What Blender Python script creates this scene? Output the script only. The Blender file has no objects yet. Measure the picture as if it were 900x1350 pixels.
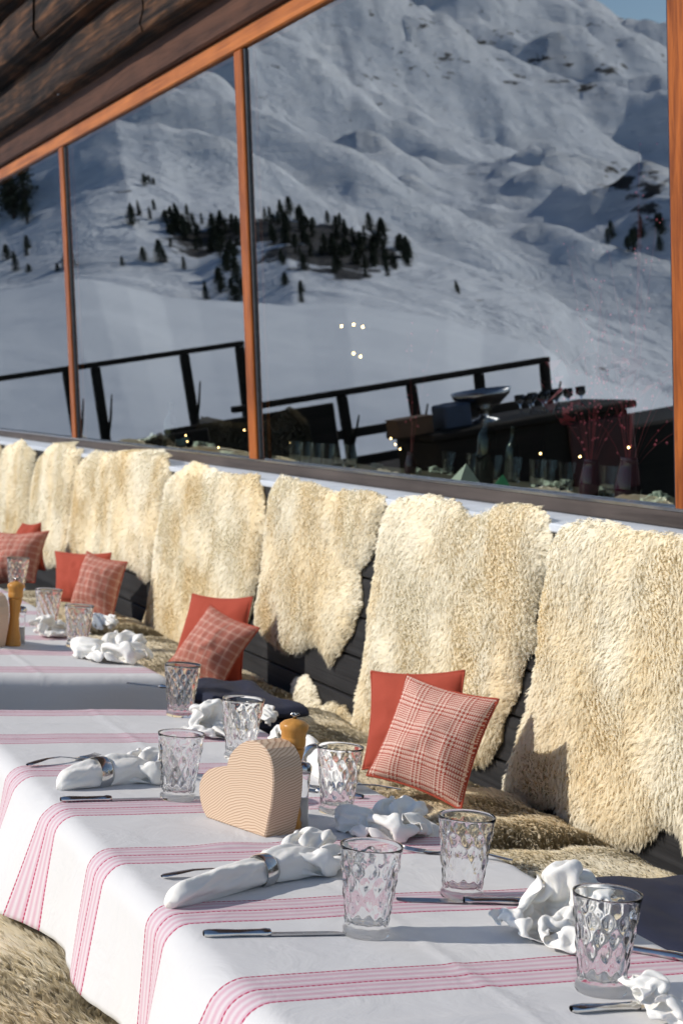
import bpy, math, random
import numpy as np
from mathutils import Vector, Matrix
R_ = math.radians
rng = np.random.default_rng(7)
random.seed(7)
scene = bpy.context.scene
COL = scene.collection

# ------------------------------------------------------------------ camera
F = 2272.0                                   # focal length in photo pixels (900 x 1350)
_v1 = np.array([-940., -167., F]); _v2 = np.array([5450., 255., F])
_Y = _v1 / np.linalg.norm(_v1); _X = _v2 / np.linalg.norm(_v2)
_X = _X - _Y * (_X @ _Y); _X /= np.linalg.norm(_X)
_Z = np.cross(_X, _Y)
if _Z[1] > 0: _Z = -_Z
RC = np.array([_X, _Y, _Z])                  # camera (right, down, forward) -> world
CAM = np.array([0., 0., 1.51])
cam = bpy.data.cameras.new('camera'); camo = bpy.data.objects.new('camera', cam); COL.objects.link(camo)
cam.sensor_fit = 'VERTICAL'; cam.sensor_height = 36.0; cam.lens = F / 1350 * 36
cam.clip_start = 0.05; cam.clip_end = 12000
mw = Matrix.Identity(4)
for i in range(3):
    mw[i][0] = RC[i, 0]; mw[i][1] = -RC[i, 1]; mw[i][2] = -RC[i, 2]; mw[i][3] = CAM[i]
camo.matrix_world = mw
cam.dof.use_dof = True; cam.dof.focus_distance = 3.0; cam.dof.aperture_fstop = 10.0
scene.camera = camo

# ------------------------------------------------------------------ light
SUN_EL = R_(29); SUN_TO = np.array([0.981, -0.195])          # horizontal travel direction of the light
w = bpy.data.worlds.new('World'); scene.world = w; w.use_nodes = True
nt = w.node_tree; bg = nt.nodes['Background']; sky = nt.nodes.new('ShaderNodeTexSky')
sky.sky_type = 'NISHITA'; sky.sun_disc = False; sky.sun_elevation = SUN_EL
_to_sun = -SUN_TO
sky.sun_rotation = math.atan2(_to_sun[0], _to_sun[1]); sky.altitude = 2200; sky.dust_density = 0.6; sky.air_density = 1.0
nt.links.new(sky.outputs[0], bg.inputs[0]); bg.inputs[1].default_value = 0.12
sl = bpy.data.lights.new('sun', 'SUN'); so = bpy.data.objects.new('sun', sl); COL.objects.link(so)
sl.energy = 3.6; sl.angle = R_(0.5); sl.color = (1.0, 0.93, 0.83)
_d = Vector((SUN_TO[0] * math.cos(SUN_EL), SUN_TO[1] * math.cos(SUN_EL), -math.sin(SUN_EL)))
so.rotation_euler = _d.to_track_quat('-Z', 'Y').to_euler()
scene.view_settings.view_transform = 'Standard'; scene.view_settings.look = 'None'
scene.view_settings.exposure = 0.16; scene.view_settings.gamma = 1.0
scene.render.engine = 'CYCLES'
scene.cycles.use_denoising = True
scene.cycles.max_bounces = 14; scene.cycles.diffuse_bounces = 7; scene.cycles.transmission_bounces = 12; scene.cycles.transparent_max_bounces = 14
scene.cycles.caustics_refractive = True; scene.cycles.blur_glossy = 0.5
scene.cycles.sample_clamp_indirect = 6.0

# ------------------------------------------------------------------ rays through the photograph, for tracing outlines onto real planes
def ray(px, py):
    d = RC @ np.array([px - 450., py - 675., F]); return d / np.linalg.norm(d)
def onz(px, py, z): d = ray(px, py); return CAM + d * (z - CAM[2]) / d[2]
def onx(px, py, x): d = ray(px, py); return CAM + d * (x - CAM[0]) / d[0]
def onpl(px, py, P, n): d = ray(px, py); return CAM + d * ((P - CAM) @ n) / (d @ n)
LEAN = R_(6.2); GN = np.array([math.cos(LEAN), 0, math.sin(LEAN)]); GP = np.array([2.6, 0, 1.32])
def wallx(z): return 2.6 - (z - 1.32) * math.tan(LEAN)
def refl(px, py):
    d = ray(px, py); h = CAM + d * ((GP - CAM) @ GN) / (d @ GN); return h, d - 2 * (d @ GN) * GN
def refl_y(px, py, Y): h, r = refl(px, py); return h + r * (Y - h[1]) / r[1]

# ------------------------------------------------------------------ noise
def _hash(ix, iy, seed):
    n = (ix.astype(np.int64) * 374761393 + iy.astype(np.int64) * 668265263 + seed * 1442695041) & 0xFFFFFFFF
    n = ((n ^ (n >> 13)) * 1274126177) & 0xFFFFFFFF
    return ((n ^ (n >> 16)) & 0xFFFF) / 65535.0
def vnoise(x, y, seed=0):
    x = np.asarray(x, float); y = np.asarray(y, float)
    ix = np.floor(x); iy = np.floor(y); fx = x - ix; fy = y - iy
    fx = fx * fx * (3 - 2 * fx); fy = fy * fy * (3 - 2 * fy)
    a = _hash(ix, iy, seed); b = _hash(ix + 1, iy, seed); c = _hash(ix, iy + 1, seed); d = _hash(ix + 1, iy + 1, seed)
    return (a * (1 - fx) + b * fx) * (1 - fy) + (c * (1 - fx) + d * fx) * fy
def fbm(x, y, seed=0, o=4):
    s = 0; a = .5
    for k in range(o):
        s = s + a * vnoise(np.asarray(x) * 2 ** k, np.asarray(y) * 2 ** k, seed + k * 17); a *= .5
    return s
def ridge(x, y, seed=0, o=3):
    s = 0; a = .5
    for k in range(o):
        s = s + a * (1 - abs(2 * vnoise(np.asarray(x) * 2 ** k, np.asarray(y) * 2 ** k, seed + k * 13) - 1)); a *= .5
    return s

# ------------------------------------------------------------------ mesh helpers
def mesh(name, V, Fc, mats=None, parent=None, uv=None, smooth=True, col=None, midx=None, loc=None):
    me = bpy.data.meshes.new(name)
    V = np.asarray(V, np.float32).reshape(-1, 3)
    if loc is not None: V = V - np.asarray(loc, np.float32)
    if isinstance(Fc, np.ndarray) and Fc.ndim == 2:
        k = Fc.shape[1]; n = len(Fc)
        me.vertices.add(len(V)); me.vertices.foreach_set('co', V.ravel())
        me.loops.add(n * k); me.loops.foreach_set('vertex_index', Fc.astype(np.int32).ravel())
        me.polygons.add(n); me.polygons.foreach_set('loop_start', np.arange(0, n * k, k, dtype=np.int32))
        me.update(calc_edges=True)
    else:
        me.from_pydata([tuple(map(float, v)) for v in V], [], [tuple(int(i) for i in f) for f in Fc])
    if uv is not None:
        ul = me.uv_layers.new(name='UVMap'); li = np.zeros(len(me.loops), np.int32); me.loops.foreach_get('vertex_index', li)
        ul.data.foreach_set('uv', np.asarray(uv, np.float32)[li].ravel())
    if col is not None:
        ca = me.attributes.new('tone', 'FLOAT', 'POINT'); ca.data.foreach_set('value', np.asarray(col, np.float32))
    if mats:
        for m in (mats if isinstance(mats, (list, tuple)) else [mats]): me.materials.append(m)
    if midx is not None: me.polygons.foreach_set('material_index', np.asarray(midx, np.int32))
    if smooth: me.polygons.foreach_set('use_smooth', np.ones(len(me.polygons), bool))
    me.update()
    o = bpy.data.objects.new(name, me); COL.objects.link(o)
    if loc is not None: o.location = tuple(map(float, loc))
    if parent is not None: o.parent = parent
    return o
def tag(o, label=None, cat=None, group=None, kind=None):
    if label: o['label'] = label
    if cat: o['category'] = cat
    if group: o['group'] = group
    if kind: o['kind'] = kind
    return o
def empty(name, loc, label, cat, group=None, rz=0):
    o = bpy.data.objects.new(name, None); COL.objects.link(o); o.location = tuple(map(float, loc)); o.rotation_euler[2] = rz
    o.empty_display_size = .05
    return tag(o, label, cat, group)
def copy_tree(o, parent=None):
    c = o.copy(); COL.objects.link(c)
    if parent is not None: c.parent = parent
    for ch in list(o.children): copy_tree(ch, c)
    return c

def settle(root):
    """children were built in world coordinates: bring them into the thing's own frame"""
    for ch in root.children: ch.location = ch.location - root.location

class B:
    """collects boxes, tubes, lathes and grids into one mesh"""
    def __init__(s): s.v = []; s.f = []; s.n = 0
    def add(s, V, Fc):
        V = np.asarray(V, float).reshape(-1, 3); s.v.append(V); s.f += [tuple(int(i) + s.n for i in f) for f in Fc]; s.n += len(V); return s
    def box(s, c, d, ax=None, bev=0.0):
        c = np.array(c, float); d = np.array(d, float) / 2; A = np.eye(3) if ax is None else np.array(ax, float)
        if bev <= 0:
            P = [c + A[0] * d[0] * i + A[1] * d[1] * j + A[2] * d[2] * k for i in (-1, 1) for j in (-1, 1) for k in (-1, 1)]
            return s.add(P, [(0, 1, 3, 2), (4, 6, 7, 5), (0, 4, 5, 1), (2, 3, 7, 6), (0, 2, 6, 4), (1, 5, 7, 3)])
        b = min(bev, min(d) * .9); P = []; idx = {}
        for i in (-1, 1):
            for j in (-1, 1):
                for k in (-1, 1):
                    for a in range(3):
                        e = d - b; e[a] = d[a]; idx[(i, j, k, a)] = len(P)
                        P.append(c + A[0] * e[0] * i + A[1] * e[1] * j + A[2] * e[2] * k)
        f = []
        for a in range(3):
            u, v = (a + 1) % 3, (a + 2) % 3
            for sg in (-1, 1):
                q = []
                for (su, sv) in ((-1, -1), (1, -1), (1, 1), (-1, 1)):
                    t = [0, 0, 0]; t[a] = sg; t[u] = su; t[v] = sv; q.append(idx[(*t, a)])
                f.append(tuple(q if sg > 0 else q[::-1]))
        for a in range(3):
            u, v = (a + 1) % 3, (a + 2) % 3
            for su in (-1, 1):
                for sv in (-1, 1):
                    t0 = [0, 0, 0]; t1 = [0, 0, 0]; t0[a] = -1; t1[a] = 1
                    for t in (t0, t1): t[u] = su; t[v] = sv
                    q = [idx[(*t0, u)], idx[(*t1, u)], idx[(*t1, v)], idx[(*t0, v)]]
                    f.append(tuple(q if su * sv > 0 else q[::-1]))
        for i in (-1, 1):
            for j in (-1, 1):
                for k in (-1, 1):
                    q = [idx[(i, j, k, a)] for a in range(3)]; f.append(tuple(q if i * j * k > 0 else q[::-1]))
        return s.add(P, f)
    def bar(s, p0, p1, wd, th, up=(0, 0, 1), bev=0.0):
        p0 = np.array(p0, float); p1 = np.array(p1, float); a = p1 - p0; L = np.linalg.norm(a); a /= L
        u = np.array(up, float); u = u - a * (u @ a); u /= np.linalg.norm(u); v = np.cross(u, a)
        return s.box((p0 + p1) / 2, (L, wd, th), (a, v, u), bev)
    def lathe(s, prof, n=24, c=(0, 0, 0), cap=True, ax=None):
        c = np.array(c, float); P = []; A = np.eye(3) if ax is None else np.array(ax, float)
        for r, z in prof:
            for k in range(n):
                t = 2 * math.pi * k / n; P.append(c + A[0] * r * math.cos(t) + A[1] * r * math.sin(t) + A[2] * z)
        f = [(i * n + k, i * n + (k + 1) % n, (i + 1) * n + (k + 1) % n, (i + 1) * n + k) for i in range(len(prof) - 1) for k in range(n)]
        if cap: f.append(tuple(range(n))[::-1]); f.append(tuple((len(prof) - 1) * n + k for k in range(n)))
        return s.add(P, f)
    def tube(s, pts, rad, n=10, cap=True, flat=1.0):
        pts = np.array(pts, float); rad = np.broadcast_to(np.asarray(rad, float), (len(pts),)); T = np.gradient(pts, axis=0)
        up = np.array([0, 0, 1.0]); P = []
        for p, t, r in zip(pts, T, rad):
            t = t / (np.linalg.norm(t) + 1e-9)
            if abs(t @ up) > .95: up = np.array([1.0, 0, 0])
            a = np.cross(t, up); a /= np.linalg.norm(a); b = np.cross(a, t)
            for k in range(n):
                q = 2 * math.pi * k / n; P.append(p + a * r * math.cos(q) + b * r * flat * math.sin(q))
        m = len(pts)
        f = [(i * n + k, (i + 1) * n + k, (i + 1) * n + (k + 1) % n, i * n + (k + 1) % n) for i in range(m - 1) for k in range(n)]
        if cap: f.append(tuple(range(n))); f.append(tuple((m - 1) * n + k for k in range(n))[::-1])
        return s.add(P, f)
    def grid(s, G, wrap=False):
        h, wd = G.shape[:2]; f = [(i * wd + j, i * wd + j + 1, (i + 1) * wd + j + 1, (i + 1) * wd + j) for i in range(h - 1) for j in range(wd - 1)]
        return s.add(G.reshape(-1, 3), f)
    def build(s, name, mat, parent=None, smooth=False, loc=None):
        return mesh(name, np.concatenate(s.v), s.f, mat, parent, smooth=smooth, loc=loc)
def gfaces(h, wd):
    i, j = np.meshgrid(np.arange(h - 1), np.arange(wd - 1), indexing='ij'); a = (i * wd + j).ravel()
    return np.stack([a, a + 1, a + wd + 1, a + wd], 1)

# ------------------------------------------------------------------ materials
MATS = {}
def nodes(name):
    m = bpy.data.materials.new(name); m.use_nodes = True; t = m.node_tree
    return m, t, t.nodes['Principled BSDF'], t.nodes['Material Output']
def N(t, typ, **kw):
    n = t.nodes.new(typ)
    for k, v in kw.items():
        if k.startswith('i_'):
            key = k[2:]; key = int(key) if key.isdigit() else key.replace('_', ' ')
            n.inputs[key].default_value = v
        else: setattr(n, k, v)
    return n
def coords(t, scale=(1, 1, 1), uv=False):
    tc = N(t, 'ShaderNodeTexCoord'); mp = N(t, 'ShaderNodeMapping'); mp.inputs['Scale'].default_value = scale
    t.links.new(tc.outputs['UV' if uv else 'Object'], mp.inputs[0]); return mp.outputs[0]
def ramp(t, src, stops):
    r = N(t, 'ShaderNodeValToRGB'); e = r.color_ramp.elements
    while len(e) < len(stops): e.new(.5)
    for q, (p, c) in zip(e, stops): q.position = p; q.color = (*c, 1)
    t.links.new(src, r.inputs[0]); return r.outputs[0]
def bump(t, b, src, strength=.3, dist=.002):
    n = N(t, 'ShaderNodeBump'); n.inputs['Strength'].default_value = strength; n.inputs['Distance'].default_value = dist
    t.links.new(src, n.inputs['Height']); t.links.new(n.outputs[0], b.inputs['Normal']); return n
def mat_simple(name, c1, c2=None, rough=.6, metal=0.0, scale=20, bmp=.2, bdist=.001, stretch=(1, 1, 1), coat=0, spec=None):
    m, t, b, o = nodes(name); c2 = c2 or tuple(x * .8 for x in c1)
    no = N(t, 'ShaderNodeTexNoise', i_Scale=scale, i_Detail=6.0, i_Roughness=.6); t.links.new(coords(t, stretch), no.inputs['Vector'])
    t.links.new(ramp(t, no.outputs[0], [(.3, c2), (.7, c1)]), b.inputs['Base Color'])
    b.inputs['Roughness'].default_value = rough; b.inputs['Metallic'].default_value = metal
    if spec is not None: b.inputs['Specular IOR Level'].default_value = spec
    if coat: b.inputs['Coat Weight'].default_value = coat
    if bmp: bump(t, b, no.outputs[0], bmp, bdist)
    MATS[name] = m; return m
def mat_wood(name, dark, light, axis='y', freq=30, rough=.55, bmp=.4, bdist=.002, worn=None):
    m, t, b, o = nodes(name); b.inputs['Specular IOR Level'].default_value = .2
    st = {'y': (freq, .9, freq), 'x': (.9, freq, freq), 'z': (freq, freq, .9)}[axis]
    n1 = N(t, 'ShaderNodeTexNoise', i_Scale=1.0, i_Detail=8.0, i_Roughness=.65, i_Distortion=.6); t.links.new(coords(t, st), n1.inputs['Vector'])
    n2 = N(t, 'ShaderNodeTexNoise', i_Scale=3.0, i_Detail=4.0); t.links.new(coords(t), n2.inputs['Vector'])
    mx = N(t, 'ShaderNodeMath', operation='MULTIPLY_ADD'); mx.inputs[1].default_value = .7; t.links.new(n1.outputs[0], mx.inputs[0])
    m2 = N(t, 'ShaderNodeMath', operation='MULTIPLY'); m2.inputs[1].default_value = .3; t.links.new(n2.outputs[0], m2.inputs[0]); t.links.new(m2.outputs[0], mx.inputs[2])
    st_ = [(.35, dark), (.62, light)] if not worn else [(.40, dark), (.50, light), (.555, tuple(q * .5 for q in worn)), (.62, worn)]
    t.links.new(ramp(t, mx.outputs[0], st_), b.inputs['Base Color'])
    b.inputs['Roughness'].default_value = rough; bump(t, b, n1.outputs[0], bmp, bdist); MATS[name] = m; return m
orange_wood = mat_wood('orange_wood', (.13, .030, .006), (.40, .115, .022), 'z', 40, .4)
orange_wood_rail = mat_wood('orange_wood_rail', (.20, .052, .010), (.52, .17, .036), 'y', 40, .4)
eave_wood = mat_wood('eave_wood', (.006, .004, .003), (.034, .019, .012), 'y', 22, .75, 1.0, .03, worn=(.16, .075, .035))
band_wood = mat_wood('band_wood', (.03, .014, .009), (.10, .045, .027), 'y', 18, .7, .8, .01)
charcoal_wood = mat_wood('charcoal_wood', (.010, .010, .011), (.035, .035, .037), 'y', 40, .7, .8, .004)
dark_wood = mat_wood('dark_wood', (.010, .008, .007), (.035, .027, .022), 'x', 25, .75, .6, .004)
frame_dark = mat_wood('frame_dark', (.035, .027, .024), (.09, .072, .064), 'y', 30, .5, .3, .002)
deck_wood = mat_wood('deck_wood', (.03, .024, .02), (.085, .068, .055), 'y', 25, .8, .6, .004)
sill_paint = mat_simple('sill_paint', (.62, .66, .72), (.5, .54, .6), .5, scale=8)
silver = mat_simple('silver', (.75, .74, .72), (.6, .59, .57), .16, 1.0, 40, .05, .0005)
steel = mat_simple('steel', (.55, .55, .56), (.42, .42, .43), .22, 1.0, 30, .05, .0005)
darkmetal = mat_simple('darkmetal', (.12, .12, .13), (.08, .08, .09), .3, 1.0, 30, .05)
navy = mat_simple('navy', (.012, .017, .045), (.008, .011, .030), .85, scale=300, bmp=.6, bdist=.0015)
mill_wood = mat_wood('mill_wood', (.42, .19, .045), (.62, .31, .08), 'z', 60, .3, .1, .0005)
black_plastic = mat_simple('black_plastic', (.012, .012, .013), None, .35)
salt_m = mat_simple('salt', (.8, .8, .78), (.7, .7, .68), .8, scale=900)
rock_m = mat_simple('rock', (.09, .085, .085), (.03, .03, .03), .9, scale=.5, bmp=1, bdist=.3)
needles_m = mat_simple('needles', (.035, .05, .022), (.012, .02, .012), .85, scale=1.5, bmp=0)
bark_m = mat_simple('bark', (.06, .045, .035), None, .9)
red_cloth = mat_simple('red_cloth', (.40, .062, .032), (.33, .05, .026), .9, scale=500, bmp=.5, bdist=.001)
dark_red = mat_simple('dark_red', (.10, .012, .012), (.05, .006, .008), .5, scale=6)
blue_plastic = mat_simple('blue_plastic', (.05, .08, .15), None, .5)
brown_card = mat_simple('brown_card', (.14, .08, .045), None, .8)
pale_paper = mat_simple('pale_paper', (.75, .80, .72), (.66, .72, .64), .8, scale=10)
green_paper = mat_simple('green_paper', (.05, .30, .15), (.03, .2, .1), .7, scale=10)
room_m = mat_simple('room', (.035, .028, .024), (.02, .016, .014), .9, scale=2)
table_in = mat_simple('table_in', (.24, .22, .18), (.18, .16, .13), .6, scale=12)
bottle_m = mat_simple('bottle_glass', (.004, .010, .006), None, .05, coat=1)
purple_m = mat_simple('purple_glass', (.05, .005, .02), (.02, .003, .012), .08, coat=1)
pink_m = mat_simple('pink_blossom', (.75, .16, .24), (.5, .05, .1), .7, scale=60)
wine_m = mat_simple('wine_red', (.25, .015, .03), (.12, .008, .02), .6)

def mat_glass(name, tint=(1, 1, 1), rough=0.0, ior=1.46):
    m, t, b, o = nodes(name); b.inputs['Base Color'].default_value = (*tint, 1); b.inputs['Roughness'].default_value = rough
    b.inputs['Transmission Weight'].default_value = 1.0; b.inputs['IOR'].default_value = ior
    MATS[name] = m; return m
def mat_tumbler():
    m, t, b, o = nodes('tumbler_glass'); t.nodes.remove(b)
    g = N(t, 'ShaderNodeBsdfGlass', i_Roughness=.0, i_IOR=1.47); g.inputs['Color'].default_value = (1, 1, 1, 1)
    tr = N(t, 'ShaderNodeBsdfTransparent'); tr.inputs['Color'].default_value = (.95, .96, .96, 1)
    mx = N(t, 'ShaderNodeMixShader'); mx.inputs[0].default_value = 1.0
    t.links.new(tr.outputs[0], mx.inputs[1]); t.links.new(g.outputs[0], mx.inputs[2]); t.links.new(mx.outputs[0], o.inputs[0]); return m
tumbler_m = mat_tumbler()
def mat_pane():
    m, t, b, o = nodes('window_glass'); t.nodes.remove(b)
    g = N(t, 'ShaderNodeBsdfGlossy', i_Roughness=.0); g.inputs['Color'].default_value = (.93, .98, 1.0, 1)
    tr = N(t, 'ShaderNodeBsdfTransparent'); tr.inputs['Color'].default_value = (.86, .94, .88, 1)
    no = N(t, 'ShaderNodeTexNoise', i_Scale=.55, i_Detail=1.0); t.links.new(coords(t), no.inputs['Vector'])
    bp = N(t, 'ShaderNodeBump', i_Strength=.05, i_Distance=.01); t.links.new(no.outputs[0], bp.inputs['Height']); t.links.new(bp.outputs[0], g.inputs['Normal'])
    mx = N(t, 'ShaderNodeMixShader'); mx.inputs[0].default_value = .385
    t.links.new(tr.outputs[0], mx.inputs[1]); t.links.new(g.outputs[0], mx.inputs[2]); t.links.new(mx.outputs[0], o.inputs[0]); return m
pane_m = mat_pane()
def mat_emit(name, col, s):
    m, t, b, o = nodes(name); b.inputs['Base Color'].default_value = (*col, 1); b.inputs['Emission Color'].default_value = (*col, 1); b.inputs['Emission Strength'].default_value = s; return m
bulb_m = mat_emit('warm_bulb', (1.0, .62, .25), 14)

def mat_wool(name, c_lo, c_hi):
    m, t, b, o = nodes(name); t.nodes.remove(b)
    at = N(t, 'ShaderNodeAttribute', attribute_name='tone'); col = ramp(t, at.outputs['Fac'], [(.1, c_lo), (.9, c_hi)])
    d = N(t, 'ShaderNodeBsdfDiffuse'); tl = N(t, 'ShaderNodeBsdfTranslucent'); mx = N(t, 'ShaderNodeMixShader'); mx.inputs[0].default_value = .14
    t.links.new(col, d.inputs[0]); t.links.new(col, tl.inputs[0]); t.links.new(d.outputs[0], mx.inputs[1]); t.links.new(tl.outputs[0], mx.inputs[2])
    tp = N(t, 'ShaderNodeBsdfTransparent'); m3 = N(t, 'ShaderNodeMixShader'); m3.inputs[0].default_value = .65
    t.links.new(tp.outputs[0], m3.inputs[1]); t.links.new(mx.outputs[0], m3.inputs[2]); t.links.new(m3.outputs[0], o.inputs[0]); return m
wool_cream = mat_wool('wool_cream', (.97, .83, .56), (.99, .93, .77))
wool_gold = mat_wool('wool_gold', (.93, .79, .55), (.98, .90, .72))
wool_far = mat_wool('wool_grey', (.30, .24, .15), (.50, .42, .29))

def math_(t, op, a, b=None, c=None):
    n = N(t, 'ShaderNodeMath', operation=op)
    for k, v in enumerate((a, b, c)):
        if v is None: continue
        if isinstance(v, (int, float)): n.inputs[k].default_value = v
        else: t.links.new(v, n.inputs[k])
    return n.outputs[0]
def fabric_bits(t, b, uvv, fine=1.0, crease=True):
    wv = N(t, 'ShaderNodeTexNoise', i_Scale=700.0 * fine, i_Detail=2.0); t.links.new(uvv, wv.inputs['Vector'])
    wr = N(t, 'ShaderNodeTexNoise', i_Scale=9.0, i_Detail=4.0, i_Distortion=.8); t.links.new(uvv, wr.inputs['Vector']); wr.inputs['Roughness'].default_value = .6
    s = math_(t, 'MULTIPLY_ADD', wv.outputs[0], .05, wr.outputs[0])
    bump(t, b, s, .55, .007)
def mat_cloth():
    m, t, b, o = nodes('tablecloth_linen'); b.inputs['Roughness'].default_value = .85; b.inputs['Specular IOR Level'].default_value = .2
    tc = N(t, 'ShaderNodeTexCoord'); sp = N(t, 'ShaderNodeSeparateXYZ'); t.links.new(tc.outputs['UV'], sp.inputs[0]); y = sp.outputs[1]
    # stripe groups every 0.352 m across the length of the cloth
    ph = math_(t, 'SUBTRACT', y, 2.112 - .176); ph = math_(t, 'MODULO', math_(t, 'ADD', ph, 3.52), .352); ph = math_(t, 'SUBTRACT', ph, .176)
    ab = math_(t, 'ABSOLUTE', ph)
    band = math_(t, 'LESS_THAN', ab, .0545)
    fine = math_(t, 'MULTIPLY_ADD', math_(t, 'SINE', math_(t, 'MULTIPLY', ph, 6.2832 / .018)), .5, .5)
    def line(c, wdt): return math_(t, 'LESS_THAN', math_(t, 'ABSOLUTE', math_(t, 'SUBTRACT', ph, c)), wdt)
    ln = line(-.0525, .0022)
    for c in (0.0, .0525): ln = math_(t, 'MAXIMUM', ln, line(c, .0022))
    x = sp.outputs[0]
    dash = math_(t, 'GREATER_THAN', math_(t, 'SINE', math_(t, 'MULTIPLY', x, 6.2832 / .0085)), -.35)
    dash = math_(t, 'MULTIPLY_ADD', dash, .5, .5); ln = math_(t, 'MULTIPLY', ln, dash)
    c1 = N(t, 'ShaderNodeMix', data_type='RGBA'); c1.inputs['A'].default_value = (.63, .625, .63, 1); c1.inputs['B'].default_value = (.55, .31, .39, 1)
    t.links.new(math_(t, 'MULTIPLY', band, math_(t, 'MULTIPLY_ADD', fine, .60, .22)), c1.inputs['Factor'])
    c2 = N(t, 'ShaderNodeMix', data_type='RGBA'); c2.inputs['B'].default_value = (.40, .03, .10, 1)
    t.links.new(ln, c2.inputs['Factor']); t.links.new(c1.outputs['Result'], c2.inputs['A']); t.links.new(c2.outputs['Result'], b.inputs['Base Color'])
    fabric_bits(t, b, coords(t)); return m
cloth_m = mat_cloth()
def mat_napkin():
    m, t, b, o = nodes('napkin_linen'); b.inputs['Roughness'].default_value = .8; b.inputs['Specular IOR Level'].default_value = .25
    b.inputs['Base Color'].default_value = (.82, .80, .76, 1)
    b.inputs['Subsurface Weight'].default_value = .15; b.inputs['Subsurface Radius'].default_value = (.01, .008, .006); b.inputs['Subsurface Scale'].default_value = .3
    fabric_bits(t, b, coords(t)); return m
napkin_m = mat_napkin()
def mat_check(name, kind):
    m, t, b, o = nodes(name); b.inputs['Roughness'].default_value = .9; b.inputs['Specular IOR Level'].default_value = .15
    tc = N(t, 'ShaderNodeTexCoord'); sp = N(t, 'ShaderNodeSeparateXYZ'); t.links.new(tc.outputs['UV'], sp.inputs[0]); u, v = sp.outputs[0], sp.outputs[1]
    T = 192.0 if kind == 'glen' else 384.0          # threads across the cushion
    def yarn(x, off):
        k = math_(t, 'FLOOR', math_(t, 'MULTIPLY', x, T)); blk = math_(t, 'MODULO', math_(t, 'ADD', k, off), 48)
        fine_ = math_(t, 'LESS_THAN', math_(t, 'MODULO', k, 4), 2); wide = math_(t, 'LESS_THAN', math_(t, 'MODULO', k, 8), 4)
        isw = math_(t, 'LESS_THAN', blk, 24)
        if kind == 'glen': return math_(t, 'ADD', math_(t, 'MULTIPLY', wide, isw), math_(t, 'MULTIPLY', fine_, math_(t, 'SUBTRACT', 1, isw)))
        win = math_(t, 'MULTIPLY', math_(t, 'LESS_THAN', blk, 14), math_(t, 'LESS_THAN', math_(t, 'MODULO', k, 4), 2))
        return math_(t, 'MAXIMUM', win, math_(t, 'MULTIPLY', math_(t, 'LESS_THAN', math_(t, 'MODULO', k, 4), 1), .55))
    a, c = yarn(u, 9), yarn(v, 17)
    ku = math_(t, 'FLOOR', math_(t, 'MULTIPLY', u, T)); kv = math_(t, 'FLOOR', math_(t, 'MULTIPLY', v, T))
    pick = math_(t, 'LESS_THAN', math_(t, 'MODULO', math_(t, 'ADD', ku, kv), 4), 2)
    wv = math_(t, 'ADD', math_(t, 'MULTIPLY', a, pick), math_(t, 'MULTIPLY', c, math_(t, 'SUBTRACT', 1, pick)))
    mx = N(t, 'ShaderNodeMix', data_type='RGBA'); mx.inputs['A'].default_value = (.36, .050, .032, 1) if kind == 'glen' else (.36, .088, .060, 1)
    mx.inputs['B'].default_value = (.74, .56, .47, 1); t.links.new(wv, mx.inputs['Factor']); t.links.new(mx.outputs['Result'], b.inputs['Base Color'])
    wr = N(t, 'ShaderNodeTexNoise', i_Scale=14.0, i_Detail=3.0); t.links.new(coords(t), wr.inputs['Vector']); bump(t, b, wr.outputs[0], .4, .008); return m
glen_m = mat_check('glen_check', 'glen'); window_check_m = mat_check('window_check', 'win')
def mat_heart():
    m, t, b, o = nodes('larch_wood'); b.inputs['Roughness'].default_value = .55
    mp = coords(t, (1, 1, 1)); no = N(t, 'ShaderNodeTexNoise', i_Scale=6.0, i_Detail=3.0); t.links.new(mp, no.inputs['Vector'])
    # growth rings: cylinders around an axis through the block's thickness
    sp = N(t, 'ShaderNodeSeparateXYZ'); t.links.new(mp, sp.inputs[0])
    dx = math_(t, 'SUBTRACT', sp.outputs[0], .02); dz = math_(t, 'SUBTRACT', sp.outputs[2], -.16)
    r = math_(t, 'SQRT', math_(t, 'ADD', math_(t, 'MULTIPLY', dx, dx), math_(t, 'MULTIPLY', dz, dz)))
    r = math_(t, 'ADD', r, math_(t, 'MULTIPLY', no.outputs[0], .026)); r = math_(t, 'ADD', r, math_(t, 'MULTIPLY', sp.outputs[1], .25))
    n3 = N(t, 'ShaderNodeTexNoise', i_Scale=22.0, i_Detail=2.0); t.links.new(mp, n3.inputs['Vector']); r = math_(t, 'ADD', r, math_(t, 'MULTIPLY', n3.outputs[0], .006)); s = math_(t, 'FRACT', math_(t, 'MULTIPLY', math_(t, 'POWER', r, 1.25), 235))
    c = ramp(t, s, [(0.0, (.66, .51, .37)), (.45, (.63, .46, .32)), (.80, (.36, .205, .13)), (.97, (.58, .43, .30))])
    t.links.new(c, b.inputs['Base Color']); bump(t, b, s, .04, .0003); return m
heart_m = mat_heart()
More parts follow.
